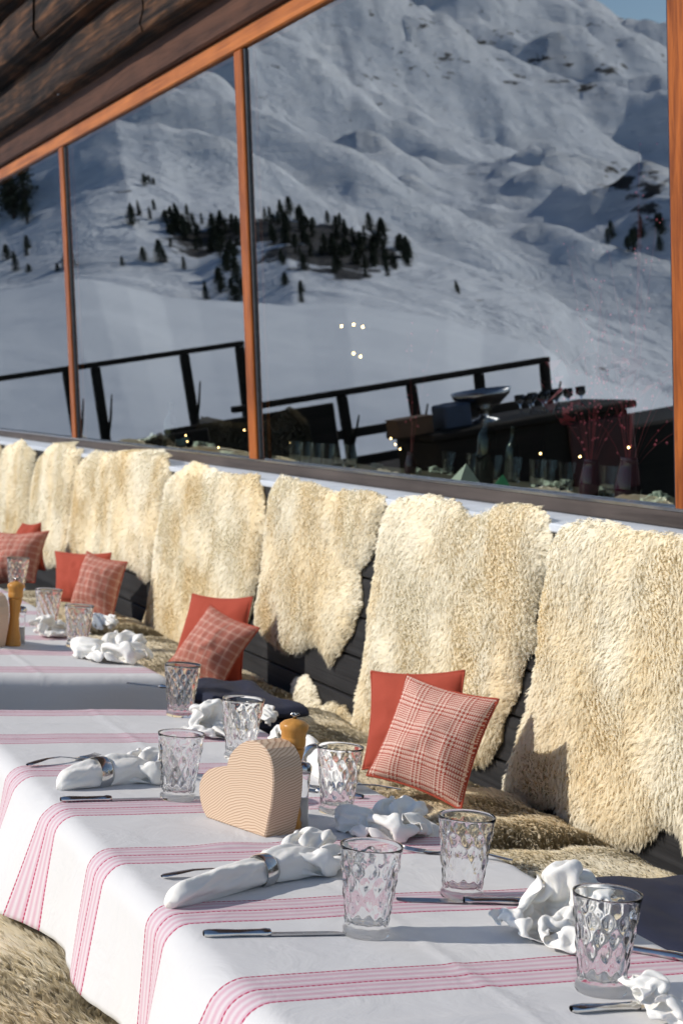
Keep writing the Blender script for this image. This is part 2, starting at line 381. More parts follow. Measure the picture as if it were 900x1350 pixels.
def mat_snow():
    m, t, b, o = nodes('snow'); b.inputs['Roughness'].default_value = .8; b.inputs['Specular IOR Level'].default_value = .2
    at = N(t, 'ShaderNodeAttribute', attribute_name='tone')
    n1 = N(t, 'ShaderNodeTexNoise', i_Scale=.035, i_Detail=10.0, i_Roughness=.7); t.links.new(coords(t, (1, 1, 2.5)), n1.inputs['Vector'])
    s = math_(t, 'ADD', n1.outputs[0], at.outputs['Fac'])
    c = ramp(t, s, [(.0, (.80, .83, .88)), (.985, (.76, .79, .85)), (.995, (.05, .048, .05))])
    r = c.node; 
    for e, p in zip(r.color_ramp.elements, (0.0, .635, .665)): e.position = p
    t.links.new(c, b.inputs['Base Color'])
    n2 = N(t, 'ShaderNodeTexNoise', i_Scale=.10, i_Detail=6.0, i_Roughness=.6); t.links.new(coords(t), n2.inputs['Vector']); bp1 = bump(t, b, n2.outputs[0], .8, 3.0); n5 = N(t, 'ShaderNodeTexNoise', i_Scale=.022, i_Detail=8.0, i_Roughness=.65, i_Distortion=.8); t.links.new(coords(t, (1, 1, 3)), n5.inputs['Vector']); bp2 = N(t, 'ShaderNodeBump', i_Strength=.55, i_Distance=14.0); t.links.new(n5.outputs[0], bp2.inputs['Height']); fk = N(t, 'ShaderNodeMapRange', i_1=-.3, i_2=-.1, i_3=.0, i_4=.55); t.links.new(at.outputs['Fac'], fk.inputs[0]); t.links.new(fk.outputs[0], bp2.inputs['Strength']); t.links.new(bp2.outputs[0], bp1.inputs['Normal']); fl = N(t, 'ShaderNodeMapRange', i_1=-.3, i_2=-.1, i_3=.12, i_4=.8); t.links.new(at.outputs['Fac'], fl.inputs[0]); t.links.new(fl.outputs[0], bp1.inputs['Strength']); return m
snow_m = mat_snow()

# ------------------------------------------------------------------ terrain: terrace deck, snowfield and mountain
def azel(px, py):
    h, r = refl(px, py); return math.degrees(math.atan2(r[0], r[1])), math.degrees(math.asin(r[2]))
ORG = np.array([2.5, 6.5, 2.05])
def contour(pts):
    a = sorted(azel(*p) for p in pts); return np.array([q[0] for q in a]), np.array([q[1] for q in a])
C1 = contour([(-200, 400), (-60, 392), (0, 384), (60, 374), (105, 375), (150, 384), (200, 400), (250, 406), (320, 408), (400, 414), (460, 415), (520, 425), (600, 440), (650, 456), (700, 462), (740, 470), (770, 495), (820, 512), (880, 530), (1000, 560)])
C2 = contour([(-200, 330), (-60, 320), (0, 300), (60, 250), (100, 200), (150, 163), (200, 172), (250, 195), (300, 215), (345, 240), (450, 290), (560, 330), (700, 360), (880, 400), (1000, 420)])
C3 = contour([(-200, -300), (0, -280), (200, -220), (350, -160), (500, -80), (600, -30), (680, 10), (740, 24), (800, 46), (880, 74), (950, 105), (1100, 140)])
RN = np.array([16., 24., 110., 190., 650., 800., 2100., 3200.])
def terrain_z(az, r, detail=True):
    az = np.asarray(az, float); r = np.asarray(r, float)
    e1 = np.interp(az, *C1); e2 = np.interp(az, *C2); e3 = np.interp(az, *C3)
    tn = lambda e: np.tan(np.radians(e))
    dipl = np.clip((az + 21) / 3, 0, 1)              # a real valley behind the near crest only on the left
    z0 = np.full_like(az, -1.6)
    Zs = [z0, z0 - .3, ORG[2] + 110 * tn(e1), ORG[2] + 190 * tn(e1 - 1.0 * dipl - .35 + (1 - dipl) * .9 * np.clip((az + 31) / 3, 0, 1)), ORG[2] + 650 * tn(e2), ORG[2] + 800 * tn(e2 - .3), ORG[2] + 2100 * tn(e3), ORG[2] + 3200 * tn(e3 - 6)]
    lr = np.log(r); ln = np.log(RN); z = Zs[0].copy() * 1.0
    for k in range(len(RN) - 1):
        f = np.clip((lr - ln[k]) / (ln[k + 1] - ln[k]), 0, 1)
        g = (r - RN[k]) / (RN[k + 1] - RN[k]); g = np.clip(g, 0, 1); g = g if k in (3, 5) else g * g * (3 - 2 * g)
        if k in (3, 5): g = .45 * g + .55 * g * g * (3 - 2 * g)
        sel = r >= RN[k]; z = np.where(sel, Zs[k] + (Zs[k + 1] - Zs[k]) * g, z)
    if detail:
        x = ORG[0] + r * np.sin(np.radians(az)); y = ORG[1] + r * np.cos(np.radians(az))
        far = np.clip((r - 200) / 500, 0, 1); mid = np.clip((r - 30) / 80, 0, 1) * (1 - far)
        sx = x * .8 + y * .6; sy = -x * .6 + y * .8
        z = z + far * ((ridge(sx / 420, sy / 190, 3, 4) - .5) * 125 + (fbm(x / 90, y / 90, 9, 4) - .45) * 46 + (fbm(sx / 60, sy / 22, 29, 4) - .45) * 34 + (fbm(x / 22, y / 22, 19, 3) - .45) * 11)
        z = z + mid * ((fbm(x / 30, y / 18, 5, 4) - .47) * 2.4) + (1 - far) * np.clip((r - 16) / 10, 0, 1) * (fbm(x / 4, y / 4, 6, 3) - .45) * .25
    return z
azs = np.concatenate([np.arange(-180, -60, 4.), np.arange(-60, -40, .5), np.arange(-40, -5, .075), np.arange(-5, 10, .5), np.arange(10, 180.1, 4.)])
rs = np.concatenate([[.5, 8, 13], np.geomspace(16, 3200, 430), [4500, 8000]])
AZ, RR = np.meshgrid(azs, rs, indexing='ij')
Zt = terrain_z(AZ, np.clip(RR, 16, 3200))
Zt = np.where(RR < 16, -1.6, Zt); Zt[:, -2:] = np.minimum(Zt[:, -2:], 0) - 50
behind = np.clip((abs(AZ + 22) - 45) / 40, 0, 1)            # the mountain falls away to open slopes elsewhere
Zt = Zt * (1 - behind) + behind * (-1.6 - RR * .05)
X_ = ORG[0] + RR * np.sin(np.radians(AZ)); Y_ = ORG[1] + RR * np.cos(np.radians(AZ))
Rk = lambda ax, ay, sx, sy, amp: amp * np.exp(-((AZ - ax) / sx) ** 2) * np.exp(-((EL - ay) / sy) ** 2)
EL = np.degrees(np.arctan2(Zt - ORG[2], RR))
tone = np.full_like(Zt, -.02) + .06 * np.clip((EL - 3) / 5, 0, 1) * np.clip((-AZ - 20) / 8, 0, 1)
for (px, py, sx, sy, amp) in [(400, 315, 1.8, .9, .26), (480, 335, 1.5, .8, .26), (270, 310, 2.0, .8, .17), (120, 330, 2.0, .8, .08), (850, 240, 1.8, .8, .14), (840, 320, 1.6, .4, .14), (560, 90, 2.0, .5, .07), (600, 270, 1.6, .35, .05), (430, 20, 2.2, .4, .09), (800, 500, 1.8, .4, .14), (770, 90, 2.2, .5, .10), (640, 395, 1.2, .25, .12)]:
    a_, e_ = azel(px, py); tone += Rk(a_, e_, sx, sy, amp)
fade_ = np.clip((RR - 130) / 50, 0, 1); tone = -.3 * (1 - fade_) + tone * fade_ 
snow = mesh('snow_ground', np.stack([X_, Y_, Zt], -1).reshape(-1, 3), gfaces(*AZ.shape), snow_m, col=tone.ravel()); tag(snow, kind='structure')
b = B(); 
for k in range(-4, 42):
    b.box((k * .145 - 3.0 + .0, 8.2, -.03), (.138, 22.5, .05), bev=.004)
deck = b.build('terrace_deck', deck_wood); tag(deck, kind='structure')
b = B().box((.1, 8.2, -.85), (7.2, 22.6, 1.56)); o = b.build('terrace_base', charcoal_wood); tag(o, kind='structure')

# pines on the slope
def make_pine(seed):
    r = np.random.default_rng(seed); V = []; Fc = []
    root = empty('pine_tree', (0, 0, 0), 'dark mountain pine on the snowy slope', 'tree', 'pines scattered over the snowy slope')
    B().tube([(0, 0, -.6), (.05, 0, 2.5), (0, .05, 5.2)], [.22, .14, .03], 6).build('trunk', bark_m, root)
    n = 900; t = r.random(n) ** .8; a = r.random(n) * 6.283; wd = (1.45 * (1 - t) ** .6 * (.6 + .5 * np.sin(t * 23 + seed) ** 2)) * np.sqrt(r.random(n))
    wd *= 1 + .35 * np.sin(a * 3 + seed + t * 6); z = .5 + t * 5.3
    P = np.stack([wd * np.cos(a), wd * np.sin(a), z], 1); s = .26 + .2 * r.random(n)
    D1 = r.normal(size=(n, 3)); D1 /= np.linalg.norm(D1, axis=1)[:, None]; D2 = np.cross(D1, r.normal(size=(n, 3))); D2 /= np.linalg.norm(D2, axis=1)[:, None]
    V = np.stack([P - D1 * s[:, None] * .6, P + D2 * s[:, None] * .5, P + D1 * s[:, None] * .9], 1).reshape(-1, 3)
    mesh('crown', V, np.arange(n * 3).reshape(-1, 3), needles_m, root, smooth=False); return root
PINES = [make_pine(s) for s in range(4)]
def find_ground(az, el):
    r = np.geomspace(150, 2090, 900); z = terrain_z(np.full_like(r, az), r); e = np.degrees(np.arctan2(z - ORG[2], r)); k = np.argmax(e >= el)
    return (r[k], z[k]) if e[k] >= el else (None, None)
spots = []
def region(n, x0, x1, y0, y1, slope=0, sz=1.0, lab=''):
    for _ in range(n):
        x = random.uniform(x0, x1); y = random.uniform(y0, y1) + slope * (x - x0)
        spots.append((x, y, sz * random.uniform(.75, 1.3), lab))
region(46, 215, 325, 285, 330, .1, .95, 'in the crowded grove of the second pane'); region(10, 160, 230, 270, 300, .1, .9, 'on the upper left fringe of the second pane grove'); region(10, 150, 320, 330, 400, 0, 1.1, 'scattered below the second pane grove')
region(60, 345, 545, 278, 318, .18, 1.0, 'in the dense rocky grove of the large pane'); region(46, 350, 545, 305, 350, .12, .85, 'on the lower edge of the large pane grove'); region(5, 0, 30, 255, 295, 0, 2.2, 'in the tall clump at the left picture edge'); region(9, 0, 90, 320, 365, 0, 1.1, 'scattered low in the far left pane')
region(5, 285, 310, 345, 395, 0, 1.7, 'in the tall clump left of the middle mullion'); region(9, 775, 880, 305, 335, 0, 1.1, 'in the grove beside the right mullion'); region(4, 370, 400, 370, 400, 0, 1.2, 'in the small clump under the large grove'); region(4, 180, 205, 235, 250, 0, .6, 'alone on the pale dome of the second pane'); region(2,605,650,380,395,0,.6, 'in the lone pair mid slope of the large pane')
placed = []
for (px, py, s, lab) in spots:
    az, el = azel(px, py); r, z = find_ground(az, el)
    if r is None: continue
    placed.append((ORG[0] + r * math.sin(R_(az)), ORG[1] + r * math.cos(R_(az)), z, s * min(1.5, r / 600), lab))
for i, (x, y, z, s, lab) in enumerate(placed):
    o = PINES[i] if i < 4 else copy_tree(PINES[i % 4]); o.location = (x, y, z - .3); o.rotation_euler[2] = random.random() * 6.28; tag(o, 'dark mountain pine ' + lab)
    q_ = s * random.uniform(.8, 1.8); o.scale = (q_, q_, s * random.uniform(.7, 1.2))

# ------------------------------------------------------------------ building
Y0, Y1 = 1.5, 15.0
def lean_box(bb, y0, y1, z0, z1, xoff0, xoff1, bev=.0):
    """bar along the window plane; xoff0..xoff1 measured outwards(-)/inwards(+) from the glass plane"""
    ax = (GN, (0, 1, 0), (-math.sin(LEAN), 0, math.cos(LEAN))); zc = (z0 + z1) / 2; c = np.array([wallx(zc), (y0 + y1) / 2, zc]) + GN * (xoff0 + xoff1) / 2
    return bb.box(c, (xoff1 - xoff0, y1 - y0, (z1 - z0) / math.cos(LEAN)), ax, bev)
ZR0, ZR1 = 3.145, 3.225
win = empty('window_front', (2.6, 7, 1.32), 'tall leaning restaurant window front with orange timber frame reflecting the snowy mountain', 'window')
lean_box(B(), Y0, Y1, ZR0, ZR1, -.022, .06, .006).build('top_rail', orange_wood_rail, win)
lean_box(B(), Y0, Y1, 1.318, 1.362, -.030, .06, .004).build('bottom_rail', frame_dark, win)
lean_box(B(), Y0, Y1, 1.3625, 1.371, -.03, .03).build('gasket', steel, win)
MY = [3.835, 7.235, 10.565, 13.895]
for y in MY:
    m_ = lean_box(B(), y - .048, y + .048, 1.3625, ZR0 - .003, -.020, .055, .005).build('mullion', orange_wood, win)
    lean_box(B(), y - .068, y - .0505, 1.372, ZR0 - .004, -.010, .03, .003).build('glazing_bead', darkmetal, m_)
    lean_box(B(), y + .0505, y + .066, 1.372, ZR0 - .004, -.010, .03, .003).build('glazing_bead', darkmetal, m_)
edges = [Y0] + MY + [Y1]
for a_, c_ in zip(edges[:-1], edges[1:]):
    p = B(); z0, z1 = 1.3715, ZR0 - .001
    p.add([(wallx(z0), a_, z0), (wallx(z0), c_, z0), (wallx(z1), c_, z1), (wallx(z1), a_, z1)], [(0, 1, 2, 3)])
    p.build('pane', pane_m, win)
settle(win)
# timber wall above the windows, with the heavy eaves logs stepping out
tw = empty('timber_gable', (2.4, 7, 3.24), 'dark weathered log eaves above the orange window frame', 'eaves')
lean_box(B(), Y0, Y1, ZR1 + .002, 3.40, -.05, .08, .01).build('upper_board', band_wood, tw)
def log_mesh(xf, z0, z1, seed):
    ny, na = 160, 10; ys = np.linspace(Y0 - 1.5, Y1 + 1, ny); G = np.zeros((ny, na, 3)); hz = (z1 - z0) / 2
    t = np.linspace(-1, 1, na - 2)
    for j in range(na):
        q = -1 if j == 0 else (1 if j == na - 1 else t[j - 1]); back = j in (0, na - 1)
        bul = (1 - q ** 6) * .022
        G[:, j, 0] = xf - bul + (.35 if back else 0) + (fbm(ys * 1.3, q * 3 + seed, seed, 4) - .5) * (.05 if not back else 0)
        G[:, j, 1] = ys; G[:, j, 2] = (z0 + z1) / 2 + q * hz + (fbm(ys * .6, seed * 3.1, seed + 5, 2) - .4) * .02
    return G
lx = [(2.24, 3.39, 3.66), (2.10, 3.67, 3.97), (1.97, 3.98, 4.26), (1.84, 4.27, 4.55), (1.70, 4.56, 4.90)]
for k, (xf, z0, z1) in enumerate(lx):
    G_ = log_mesh(xf, z0, z1, k + 3); cut = sorted({0, 159} | {int(c_) for c_ in np.cumsum([random.randint(16, 34) for _ in range(8)]) if c_ < 150})
    for p0_, p1_ in zip(cut[:-1], cut[1:]):
        Gs = G_[p0_:p1_ + 1].copy(); Gs[-1, :, 1] -= .001; Gs[:, :, 0] += random.uniform(-.010, .010); Gs[:, 1:-1, 2] += random.uniform(-.006, .006)
        B().grid(Gs).build('log', eave_wood, tw, smooth=True)
    B().box((xf + .23, 6.7, z0 - .006), (.40, 16, .012)).build('soffit_board', eave_wood, tw)
settle(tw)
# the room behind the glass
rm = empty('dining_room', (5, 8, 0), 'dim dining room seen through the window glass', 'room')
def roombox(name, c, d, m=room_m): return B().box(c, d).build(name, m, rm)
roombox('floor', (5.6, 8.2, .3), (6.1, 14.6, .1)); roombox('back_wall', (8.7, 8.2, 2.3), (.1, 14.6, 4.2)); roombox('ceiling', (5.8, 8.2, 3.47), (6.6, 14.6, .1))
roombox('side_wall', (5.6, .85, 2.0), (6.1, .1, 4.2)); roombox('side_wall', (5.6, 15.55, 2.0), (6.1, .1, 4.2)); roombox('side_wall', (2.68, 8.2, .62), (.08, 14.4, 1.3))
settle(rm)
# backrest wall, ledge, bench
be = empty('wall_bench', (2.4, 7, 0), 'dark charcoal timber bench with high boarded back under the windows', 'bench')
BX = 2.40
for k in range(6):
    z0 = .44 + k * .142; bb = B(); y = Y0
    while y < Y1:
        L = random.uniform(1.4, 2.6); y2 = min(y + L, Y1); bb.box((BX + .02, (y + y2) / 2, z0 + .07), (.035, y2 - y - .006, .135), bev=.004); y = y2
    bb.build('back_board', charcoal_wood, be)
B().box((BX + .05, (Y0 + Y1) / 2, .85), (.02, Y1 - Y0, .86)).build('back_panel', black_plastic, be)
B().box((2.14, (Y0 + Y1) / 2, .455), (.54, Y1 - Y0, .05), bev=.008).build('seat', charcoal_wood, be)
B().box((1.93, (Y0 + Y1) / 2, .21), (.03, Y1 - Y0, .43)).build('front_panel', charcoal_wood, be)
settle(be)
ld = B(); ax = ((math.cos(.10), 0, -math.sin(.10) * -1), (0, 1, 0), (-math.sin(.10), 0, math.cos(.10)))
ld.box((2.49, (Y0 + Y1) / 2, 1.293), (.20, Y1 - Y0, .025), ax, .004); o = ld.build('window_ledge', sill_paint); tag(o, 'pale painted ledge below the window between frame and sheepskins', 'ledge')

# ------------------------------------------------------------------ sheepskins
def inpoly(P, poly):
    x, y = P[:, 0], P[:, 1]; ins = np.zeros(len(P), bool); n = len(poly); j = n - 1
    for i in range(n):
        xi, yi = poly[i]; xj, yj = poly[j]
        c = ((yi > y) != (yj > y)) & (x < (xj - xi) * (y - yi) / (yj - yi + 1e-12) + xi); ins ^= c; j = i
    return ins
def edist(P, poly):
    d = np.full(len(P), 9.); n = len(poly)
    for i in range(n):
        a = poly[i]; bq = poly[(i + 1) % n]; ab = bq - a; t = np.clip(((P - a) @ ab) / (ab @ ab + 1e-12), 0, 1); d = np.minimum(d, np.linalg.norm(P - a - t[:, None] * ab, axis=1))
    return d
def fleece(name, poly, frame, mat, seed, spacing=.0034, length=.034, thick=.022, gold=.4, fall=(0, -1), curl=None, lift=.24):
    """sheepskin on the plane frame=(origin, eu, ev, normal): a hide with thickness and tens of thousands of wool locks"""
    O, eu, ev, n = [np.array(q, float) for q in frame]; poly = np.array(poly, float); r = np.random.default_rng(seed)
    # roughen the outline
    q = []
    for i in range(len(poly)):
        a, c = poly[i], poly[(i + 1) % len(poly)]; m = max(2, int(np.linalg.norm(c - a) / .02))
        for k in range(m): q.append(a + (c - a) * k / m + r.normal(size=2) * .0035)
    poly = np.array(q); lo, hi = poly.min(0), poly.max(0)
    cen = poly.mean(0)
    def height(P, ed):
        s = 1 - np.exp(-ed / .03); return thick * s * (.65 + .7 * fbm(P[:, 0] * 6, P[:, 1] * 4, seed, 3)) + .006 * s * fbm(P[:, 0] * 28, P[:, 1] * 22, seed + 4, 2)
    def pos(P, h):
        W = O + P[:, :1] * eu + P[:, 1:] * ev + n * h[:, None]
        if curl is not None:
            ov = np.clip(W[:, 2] - curl, 0, None); W[:, 0] += ov * 1.1; W[:, 2] -= ov * .55
        return W
    # hide
    g = .010; nx = int((hi[0] - lo[0]) / g) + 2; ny = int((hi[1] - lo[1]) / g) + 2
    uu, vv = np.meshgrid(lo[0] + np.arange(nx) * g, lo[1] + np.arange(ny) * g, indexing='ij'); P = np.stack([uu.ravel(), vv.ravel()], 1)
    ins = inpoly(P, poly); ed = edist(P, poly) * ins; Hh = height(P, ed); Wt = pos(P, Hh); fc = gfaces(nx, ny); fc = fc[ins[fc].all(1)]
    Wb = pos(P, np.full(len(P), -.004)); fb = fc[:, ::-1] + len(P)
    # boundary skirt
    ecount = {}
    for f in fc:
        for k in range(4):
            a, c = int(f[k]), int(f[(k + 1) % 4]); key = (min(a, c), max(a, c)); ecount[key] = (ecount.get(key, (0,))[0] + 1, a, c)
    sk = np.array([(c, a, a + len(P), c + len(P)) for (cnt, a, c) in ecount.values() if cnt == 1])
    # locks
    m = int((hi[0] - lo[0]) / spacing) + 1; k = int((hi[1] - lo[1]) / spacing) + 1
    uu, vv = np.meshgrid(lo[0] + np.arange(m) * spacing, lo[1] + np.arange(k) * spacing, indexing='ij'); S = np.stack([uu.ravel(), vv.ravel()], 1) + r.uniform(-.5, .5, (m * k, 2)) * spacing
    S = S[inpoly(S, poly)]; es = edist(S, poly); hs = height(S, es); ns = len(S)
    root = pos(S, hs * .96)
    cl = .0095; cc = np.floor((S + .004 * np.stack([fbm(S[:, 0] * 60, S[:, 1] * 60, seed + 8, 2), fbm(S[:, 0] * 60, S[:, 1] * 60, seed + 9, 2)], 1)) / cl)
    cj = np.stack([_hash(cc[:, 0], cc[:, 1], seed + 31), _hash(cc[:, 0], cc[:, 1], seed + 32)], 1); cz = _hash(cc[:, 0], cc[:, 1], seed + 33)
    ccen = (cc + .2 + .6 * cj) * cl
    ang = (fbm(S[:, 0] * 5, S[:, 1] * 5, seed + 21, 3) - .5) * 5.0
    fd = np.array(fall, float); fx = fd[0] * np.cos(ang) - fd[1] * np.sin(ang); fy = fd[0] * np.sin(ang) + fd[1] * np.cos(ang)
    ctr = np.exp(-es / .035)[:, None]; outw = (S - cen); outw /= np.linalg.norm(outw, axis=1)[:, None] + 1e-6
    D2 = np.stack([fx, fy], 1) * (1 - .5 * ctr) + outw * .35 * ctr + (cj - .5) * .8
    L = length * (.85 + .3 * cz) * (.85 + .3 * r.random(ns))
    tip2 = S + (ccen - S) * .55 + D2 * (L * .5)[:, None]
    tip = pos(tip2, hs + L * (lift + .06 * cz)) ; mid2 = S + (ccen - S) * .15 + D2 * (L * .16)[:, None]; mid = pos(mid2, hs + L * .20)
    ax = np.cross(tip - root, n + r.normal(size=(ns, 3)) * .5); ax /= np.linalg.norm(ax, axis=1)[:, None] + 1e-9
    ax *= np.where((np.cross(ax, tip - root) @ n) < 0, -1.0, 1.0)[:, None]
    wdt = ((.0010 + .0007 * r.random(ns)) * (spacing / .0034) ** .6)[:, None]
    V = np.stack([root - ax * wdt, root + ax * wdt, mid - ax * wdt * .9, mid + ax * wdt * .9, tip], 1).reshape(-1, 3)
    base = np.arange(ns)[:, None] * 5 + 2 * len(P)
    t3 = np.concatenate([base + [[0, 1, 3]], base + [[0, 3, 2]], base + [[2, 3, 4]]])
    quads = np.concatenate([fc, fb] + ([sk] if len(sk) else []))
    tri = np.concatenate([quads[:, [0, 1, 2]], quads[:, [0, 2, 3]], t3])
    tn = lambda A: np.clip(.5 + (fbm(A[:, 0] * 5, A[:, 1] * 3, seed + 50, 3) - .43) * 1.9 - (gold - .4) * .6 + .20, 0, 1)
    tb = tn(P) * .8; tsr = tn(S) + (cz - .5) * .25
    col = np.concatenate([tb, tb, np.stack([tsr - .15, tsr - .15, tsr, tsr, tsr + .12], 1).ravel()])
    allV = np.concatenate([Wt, Wb, V]); used = np.unique(tri); remap = np.zeros(len(allV), np.int64); remap[used] = np.arange(len(used))
    o = mesh(name, allV[used], remap[tri], mat, col=col[used], smooth=True, loc=pos(cen[None], np.zeros(1))[0])
    # wool is lit as a soft mass: the locks take most of their normal from the pelt
    e_ = .012; gx = (height(S + [e_, 0], es) - height(S - [e_, 0], es)) / (2 * e_); gy = (height(S + [0, e_], es) - height(S - [0, e_], es)) / (2 * e_)
    ds = (edist(S + [e_, 0], poly) - edist(S - [e_, 0], poly)) / (2 * e_); dt = (edist(S + [0, e_], poly) - edist(S - [0, e_], poly)) / (2 * e_)
    kf = thick * .9 / .03 * np.exp(-es / .03); gx = gx + ds * kf; gy = gy + dt * kf
    Nn = n[None] - (gx[:, None] * eu + gy[:, None] * ev) * 1.0 + (np.cross(ax, tip - root) / (np.linalg.norm(tip - root, axis=1)[:, None] + 1e-9)) * .0
    lk = (tip - root); lk /= np.linalg.norm(lk, axis=1)[:, None] + 1e-9; Nn = Nn + .06 * lk + r.normal(size=Nn.shape) * .12; Nn /= np.linalg.norm(Nn, axis=1)[:, None]
    NV = np.zeros((len(allV), 3)); NV[:len(P)] = n; NV[len(P):2 * len(P)] = -n; NV[2 * len(P):] = np.repeat(Nn, 5, 0)
    o.data.normals_split_custom_set_from_vertices(NV[used].astype(np.float32).tolist())
    return o
BF = ((BX - .004, 0, 0), (0, 1, 0), (0, 0, 1), (-1, 0, 0))
def back_poly(px):
    q = [onx(x, y, BX - .03) for x, y in px]; return [(p[1], p[2] + ((.014 + .020 * (p[1] > 6.2)) if p[2] > 1.26 else 0)) for p in q]
skins = [
 ('cream sheepskin over the bench back, large and nearest at the right edge', [(716, 722), (730, 700), (765, 688), (800, 694), (830, 704), (870, 708), (905, 716), (960, 735), (1010, 755), (1030, 1000), (1010, 1150), (960, 1150), (920, 1142), (897, 1127), (888, 1105), (878, 1093), (863, 1093), (850, 1105), (826, 1121), (780, 1116), (743, 1100), (730, 1080), (722, 1062), (708, 1066), (684, 1066), (665, 1060), (656, 1040), (664, 1000), (678, 960), (692, 915), (699, 870), (702, 820), (710, 770)], wool_cream, .0034, .42),
 ('cream sheepskin over the bench back behind the sharply checked cushion', [(505, 670), (530, 660), (560, 657), (595, 665), (612, 682), (630, 682), (645, 672), (672, 665), (700, 671), (716, 690), (718, 722), (706, 775), (697, 815), (701, 848), (694, 862), (682, 868), (677, 910), (657, 950), (648, 985), (630, 1010), (560, 1010), (490, 1000), (455, 965), (470, 900), (478, 850), (481, 795), (492, 720), (497, 690)], wool_cream, .0036, .52),
 ('short tan sheepskin ending in two points on the bench back', [(350, 648), (365, 637), (400, 640), (436, 652), (468, 650), (498, 656), (503, 668), (490, 705), (482, 738), (466, 752), (468, 775), (469, 800), (455, 838), (443, 856), (430, 878), (421, 862), (410, 848), (392, 858), (372, 862), (358, 852), (345, 842), (333, 822), (333, 795), (342, 735), (346, 690)], wool_cream, .004, .50),
 ('creamy curly sheepskin behind the plaid cushion with red cushion', [(216, 630), (250, 617), (290, 632), (315, 636), (334, 634), (342, 652), (344, 700), (339, 740), (330, 782), (318, 830), (290, 880), (235, 872), (205, 852), (184, 828), (190, 800), (197, 762), (204, 705), (213, 655)], wool_cream, .0046, .5),
 ('pale sheepskin with a peaked top left of the curly one', [(150, 602), (165, 594), (190, 590), (214, 606), (220, 628), (207, 700), (196, 762), (186, 768), (172, 750), (150, 742), (128, 735), (135, 660), (145, 610)], wool_cream, .0052, .42),
 ('smooth pale sheepskin above the small red cushion', [(104, 606), (120, 601), (148, 604), (142, 650), (131, 735), (105, 740), (84, 730), (92, 670), (99, 620)], wool_cream, .0056, .42),
 ('narrow white sheepskin with raised corner beside the far mullion', [(46, 606), (62, 594), (88, 583), (94, 597), (105, 600), (96, 625), (92, 660), (88, 700), (80, 745), (60, 748), (36, 700), (40, 640)], wool_cream, .006, .3),
 ('tan sheepskin on the far bench back above the pink cushion', [(2, 590), (25, 586), (44, 596), (38, 640), (35, 700), (25, 725), (0, 720), (-8, 650)], wool_cream, .006, .5),
 ('farthest sheepskin at the left picture edge', [(-40, 580), (-10, 582), (-1, 592), (-8, 650), (-10, 710), (-45, 705)], wool_cream, .006, .45),
 ('ragged sheepskin bunched in the bench corner behind the navy blanket', [(384, 893), (398, 890), (408, 905), (416, 930), (428, 924), (446, 930), (462, 950), (468, 1010), (440, 1030), (400, 1010), (365, 980), (372, 930)], wool_cream, .0045, .5)]
for i, (lab, px, mt, sp_, gold) in enumerate(skins):
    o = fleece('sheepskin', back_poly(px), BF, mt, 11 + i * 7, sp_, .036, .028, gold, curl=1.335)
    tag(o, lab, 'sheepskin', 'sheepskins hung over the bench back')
# skins lying on the seat
SF = ((0, 0, .484), (1, 0, 0), (0, 1, 0), (0, 0, 1))
def wob(x0, x1, y0, y1, seed, a=.03):
    r = np.random.default_rng(seed); q = []
    for (p, s, m) in (((x0, y0), (x1, y0), 5), ((x1, y0), (x1, y1), 8), ((x1, y1), (x0, y1), 5), ((x0, y1), (x0, y0), 8)):
        for k in range(m): q.append((p[0] + (s[0] - p[0]) * k / m + r.uniform(-a, a) * (1 if abs(p[0] - s[0]) < .01 else .3), p[1] + (s[1] - p[1]) * k / m + r.uniform(-a, a)))
    return q
for i, (lab, poly, mt, th, gold) in enumerate([
    ('cream sheepskin lying on the bench seat beside the nearest navy blanket', wob(1.86, 2.36, 2.75, 3.72, 1), wool_cream, .035, .5),
    ('golden brown sheepskin rolled on the seat right of the checked cushion', wob(1.90, 2.37, 3.74, 4.35, 2), wool_gold, .05, .5),
    ('long golden brown sheepskin on the seat behind the pepper mill', wob(1.86, 2.37, 4.40, 5.75, 3), wool_gold, .035, .55),
    ('sheepskin on the seat behind the crumpled napkin of the second table', wob(1.86, 2.37, 6.0, 7.6, 4), wool_gold, .04, .4),
    ('far sheepskin on the bench seat between the small cushions', wob(1.86, 2.37, 7.7, 9.4, 5), wool_cream, .05, .6)]):
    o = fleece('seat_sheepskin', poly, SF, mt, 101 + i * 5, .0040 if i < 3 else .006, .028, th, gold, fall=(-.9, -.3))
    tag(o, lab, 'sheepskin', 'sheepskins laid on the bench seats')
# sheepskin on the bench in front of the table, lower left
B0 = empty('front_bench', (.45, 2.6, 0), 'dark wooden bench under the brown sheepskin at the lower left', 'bench')
B().box((.47, 2.55, .437), (.60, 2.4, .045), bev=.006).build('seat', dark_wood, B0)
for yy in (1.6, 2.6, 3.6): B().box((.47, yy, .23), (.44, .05, .46)).build('leg', dark_wood, B0)
settle(B0)
o = fleece('seat_sheepskin', wob(.17, .84, 1.75, 3.7, 9), ((0, 0, .468), (1, 0, 0), (0, 1, 0), (0, 0, 1)), wool_gold, 201, .0034, .050, .030, .30, fall=(-.8, -.6), lift=.42)
tag(o, 'brown shaggy sheepskin on the bench before the table, lower left corner', 'sheepskin')

